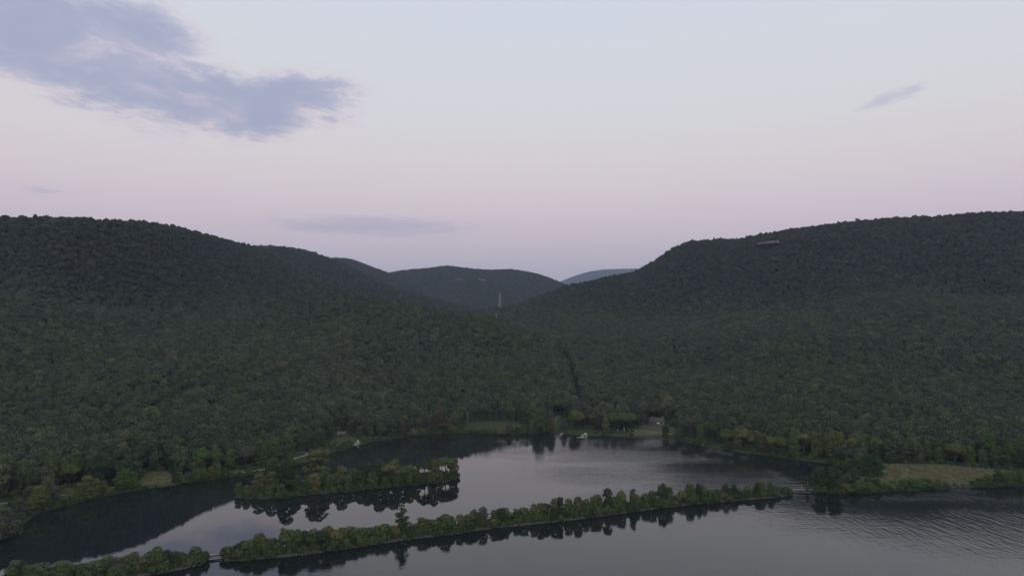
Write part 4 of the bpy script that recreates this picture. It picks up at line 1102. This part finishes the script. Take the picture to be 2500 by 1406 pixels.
# keep clearings, lanes, built things and the individual trees free
keep = np.ones(len(cand), bool)
for k, poly in CLEAR.items(): keep &= poly_sdf(cand, poly) < -2.5
for p in PATHS: keep &= line_dist(cand, p[:, :2]) > 4.5
keep &= line_dist(cand, CORRIDOR) > 5.4
for q in (.15, .5, .85):
    ux, uy = project(cand[:, 0], cand[:, 1], Zc + H * q); Pq = np.stack([ux, uy], 1)
    for k, poly in CLEAR_PX.items(): keep &= (poly_sdf(Pq, poly) < -1.0) | (cand[:, 1] > CLEAR[k][:, 1].mean() + 2)
for (c, r_) in ROCKS:
    dx_ = np.abs(cand[:, 0] - c[0]); dy_ = c[1] - cand[:, 1]
    keep &= ~((dx_ < r_ + 3) & (dy_ > -12) & (dy_ < 26))
for o_, rx, ry0, ry1 in ((hb, 8.5, -16, 9.5), (sb, 5, -12, 5), (tb, 7, -40, 6), (eb, 4, -50, 4)):
    keep &= ~((np.abs(cand[:, 0] - o_[0]) < rx) & (cand[:, 1] - o_[1] > ry0) & (cand[:, 1] - o_[1] < ry1))
cand, Zc, Sc, H = cand[keep], Zc[keep], Sc[keep], H[keep]
free = np.ones(len(cand), bool)
for (x, y, r_) in TREES: free &= (cand[:, 0] - x) ** 2 + (cand[:, 1] - y) ** 2 > (r_ * .9 + 1.5) ** 2
cand, Zc, Sc, H = cand[free], Zc[free], Sc[free], H[free]

# the nearest ones complete the individual trees; the rest is the forest
N_IND = max(0, 296 - len(TREES))
ux, uy = project(cand[:, 0], cand[:, 1], Zc + H * .7)
score = np.where((ux > 5) & (ux < 2495) & (Sc < 60), H / cand[:, 1], 0)
order = np.argsort(-score)[:N_IND]
sel = np.zeros(len(cand), bool); sel[order] = True
FCOL = [('mid green', 4), ('dark green', 4), ('olive', 1.4), ('grey-green', 1.2), ('yellow-green', .4), ('brownish', .2)]
for i in order:
    b_ = np.array([cand[i, 0], cand[i, 1], Zc[i]])
    seg = 'woodL' if ux[i] < 420 else 'woodM' if ux[i] < 900 else 'woodF' if ux[i] < 1750 else 'woodR'
    place(pick((('broad', 3), ('full', 3), ('tall', 1))), b_, H[i], random.uniform(.75, .95), pick(FCOL), seg, ux[i])
fc, fz, fh = cand[~sel], Zc[~sel], H[~sel]
nf = len(fc)
k = fh / 10.0; wv_ = RNG.uniform(.66, 1.12, nf)
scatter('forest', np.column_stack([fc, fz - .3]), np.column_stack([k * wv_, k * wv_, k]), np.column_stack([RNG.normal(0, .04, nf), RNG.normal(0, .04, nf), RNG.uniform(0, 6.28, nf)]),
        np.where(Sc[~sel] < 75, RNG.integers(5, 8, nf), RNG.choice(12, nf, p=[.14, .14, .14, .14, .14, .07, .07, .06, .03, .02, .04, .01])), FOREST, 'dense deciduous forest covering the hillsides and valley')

# undergrowth along the banks
up, us = [], []
def under(p, s_): up.append(p); us.append(s_)
for pts in (FP_L, FP_M):
    for i in range(1, len(pts) - 1):
        nn = inward(pts, i)
        for _ in range(6):
            o_ = random.uniform(.5, 8.4); j = random.uniform(-1.5, 1.5); d = np.array([nn[1], -nn[0]])
            q = pts[i][:2] + nn * o_ + d * j; under((q[0], q[1], .45), random.uniform(.16, .40) if _ else random.uniform(.38, .56))
for _ in range(520):
    q = IPOLY[random.randrange(len(IPOLY))]; c_ = ic[:2]
    a, b2 = isl_axis[0][:2], isl_axis[1][:2]; e2 = b2 - a; t = np.clip((q - a) @ e2 / (e2 @ e2), 0, 1); c_ = a + t * e2
    p = c_ + (q - c_) * random.uniform(.25, 1.0); under((p[0], p[1], .3), random.uniform(.16, .40))
sh_pts = dense(np.array([(*p, 0) for p in shore]), 1.6)
for i, p in enumerate(sh_pts):
    nn = inward(sh_pts, i) if True else None
    for _ in range(5):
        o_ = abs(random.gauss(0, 4.5)) + .3; q = p[:2] + nn * o_
        under((q[0], q[1], -99), random.uniform(.07, .24) * (1.0 if random.random() < .75 else 1.7))
for kx, poly in CLEAR.items():                      # shrubs closing the forest edge round the clearings
    ring = dense(np.vstack([poly, poly[:1]]), 1.8); cc = poly.mean(0)
    for q in ring:
        for _ in range(3):
            d = q - cc; d = d / np.linalg.norm(d); p = q + d * random.uniform(.3, 7) + np.array([random.gauss(0, 1), random.gauss(0, 1)])
            if poly_sdf(p[None, :], poly)[0] < -.3: under((p[0], p[1], -99), random.uniform(.12, .36))
fr = front_pts(FRONT_R)
for i in range(1, len(fr) - 1):
    nn = inward(fr, i)
    for _ in range(5):
        q = fr[i][:2] + nn * random.uniform(.8, 8); under((q[0], q[1], -99), random.uniform(.12, .34))
up = np.array(up); us = np.array(us)
m99 = up[:, 2] < -50
zz, ss = hgt(up[:, 0], up[:, 1], True)
up[m99, 2] = zz[m99]
ok = ~(m99 & (ss < .5))
PX, PY = project(up[:, 0], up[:, 1], up[:, 2] + us * 8); PP = np.stack([PX, PY], 1)
for kx in ('house garden', 'path bend', 'tan clearing', 'small clearing', 'river meadow', 'road clearing'): ok &= poly_sdf(PP, CLEAR_PX[kx]) < 0
thin = (poly_sdf(PP, CLEAR_PX['lawn']) > 0) & (RNG.random(len(up)) < .88); ok &= ~(thin & m99)
for p in PATHS: ok &= ~(m99 & (line_dist(up[:, :2], p[:, :2]) < 2.4))
for px_ in ((1374, 1056), (1427, 1058), (1721, 1084), (874, 1081)):
    q = at_z(*px_); ok &= (up[:, 0] - q[0]) ** 2 + (up[:, 1] - q[1]) ** 2 > 60
up, us = up[ok], us[ok]; n = len(up)
sx_ = us * RNG.uniform(.8, 1.25, n)
scatter('undergrowth', up - np.array([0, 0, .15]), np.column_stack([sx_, sx_, us]), np.column_stack([np.zeros(n), np.zeros(n), RNG.uniform(0, 6.28, n)]), RNG.integers(0, 4, n), UNDER, 'low leafy undergrowth along the banks')

# stones at the waterline, grass tufts on the open ground
sp_, ss_ = [], []
for pts, z0 in ((FP_L, 0), (FP_M, 0)):
    for i in range(len(pts) - 1):
        nn = inward(pts, i)
        for _ in range(7):
            q = pts[i] + (pts[i + 1] - pts[i]) * random.random(); o_ = random.gauss(.15, .35)
            sp_.append((q[0] + nn[0] * o_, q[1] + nn[1] * o_, random.uniform(-.05, .28))); ss_.append(random.uniform(.14, .42))
for p in sh_pts[::2]:
    sp_.append((p[0] + random.gauss(0, .5), p[1] + random.gauss(0, .5), .05)); ss_.append(random.uniform(.12, .35))
n = len(sp_); ss_ = np.array(ss_)
scatter('bank_stones', sp_, np.column_stack([ss_, ss_, ss_]), RNG.uniform(0, 6.28, (n, 3)) * np.array([.1, .1, 1]), RNG.integers(0, 4, n), STONES, 'grey stones lining the waterline of the banks')
gp_ = []
for kx, num in (('river meadow', 3000), ('tan clearing', 400), ('small clearing', 200)):
    poly = CLEAR[kx]; lo, hi = poly.min(0), poly.max(0); q = RNG.uniform(lo, hi, (num * 2, 2)); q = q[poly_sdf(q, poly) > .3][:num]
    gp_.append(q)
gp_ = np.concatenate(gp_); zz, ss = hgt(gp_[:, 0], gp_[:, 1], True); okk = ss > 1
gp_, zz = gp_[okk], zz[okk]; n = len(gp_); sc3 = RNG.uniform(.4, 1.1, n)
scatter('meadow_grass', np.column_stack([gp_, zz]), np.column_stack([sc3, sc3, sc3 * .8]), np.column_stack([np.zeros(n), np.zeros(n), RNG.uniform(0, 6.28, n)]), RNG.integers(0, 4, n), TUFTS, 'short dry grass of the meadow and lawns')

# ------------------------------------------------------------------ labels of the individual trees
WHERE = {
    'cause0': ('on causeway left of left footbridge, %s from photo\'s left edge', 'causeway trees left of the left footbridge', 1),
    'cause1': ('on causeway right of left footbridge, %s from that bridge', 'causeway trees between left footbridge and tall evergreen', 1),
    'cause2': ('on the causeway, %s to the right of the tall evergreen', 'causeway trees right of the tall evergreen', 1),
    'cause3': ('on the causeway, %s leftwards from the right footbridge', 'causeway trees before the right footbridge', -1),
    'hedge': ('in river hedgerow right of right footbridge, %s from it', 'river hedgerow', 1),
    'island': ('on the pond island, %s from the island\'s left tip', 'island trees', 1),
    'left': ('by the left bank path, %s from photo\'s left edge', 'trees along the left bank path', 1),
    'far': ('along the far shore, %s from the shore\'s left end', 'far shore trees', 1),
    'yrow': ('in row behind right shore and meadow, %s from left', 'tree row behind the right meadow', 1),
    'inlet': ('at the inlet left of the river meadow, %s from left', 'trees around the inlet', 1),
    'woodL': ('at the forest front above the left bank, %s from left', 'front trees of the left wood', 1),
    'woodM': ('at the forest front behind the island, %s from left', 'front trees of the wood behind the island', 1),
    'woodF': ('at the forest front behind the far shore, %s from left', 'front trees of the far wood', 1),
    'woodR': ('at the forest front beyond the river meadow, %s from left', 'front trees of the right wood', 1),
}
for seg, lst in SEG.items():
    txt, grp, sgn = WHERE[seg]
    lst.sort(key=lambda r: sgn * r[0])
    for i, (px, t, kind, colour) in enumerate(lst):
        t['label'] = '%s %s %s ' % (colour, SHAPE[kind], NOUN.get(kind, 'tree')) + txt % ordinal(i + 1)
        t['group'] = grp

# ------------------------------------------------------------------ haze: the evening air of the valley
hz_m = bpy.data.materials.new('haze'); hz_m.use_nodes = True
nt = hz_m.node_tree
for n_ in list(nt.nodes): nt.nodes.remove(n_)
pv = nt.nodes.new('ShaderNodeVolumePrincipled'); pv.inputs['Color'].default_value = (.70, .82, 1.0, 1); pv.inputs['Density'].default_value = 6.6e-5
pv.inputs['Anisotropy'].default_value = .1
o_ = nt.nodes.new('ShaderNodeOutputMaterial'); nt.links.new(pv.outputs[0], o_.inputs['Volume'])
hm = MB().box((0, 6000, 547), (9400, 14000, 1106)).build('haze', hz_m); tag(hm, 'thin bluish evening haze filling the valley', kind='stuff')
print('trees', len(TREES), 'forest', nf, 'undergrowth', len(up))
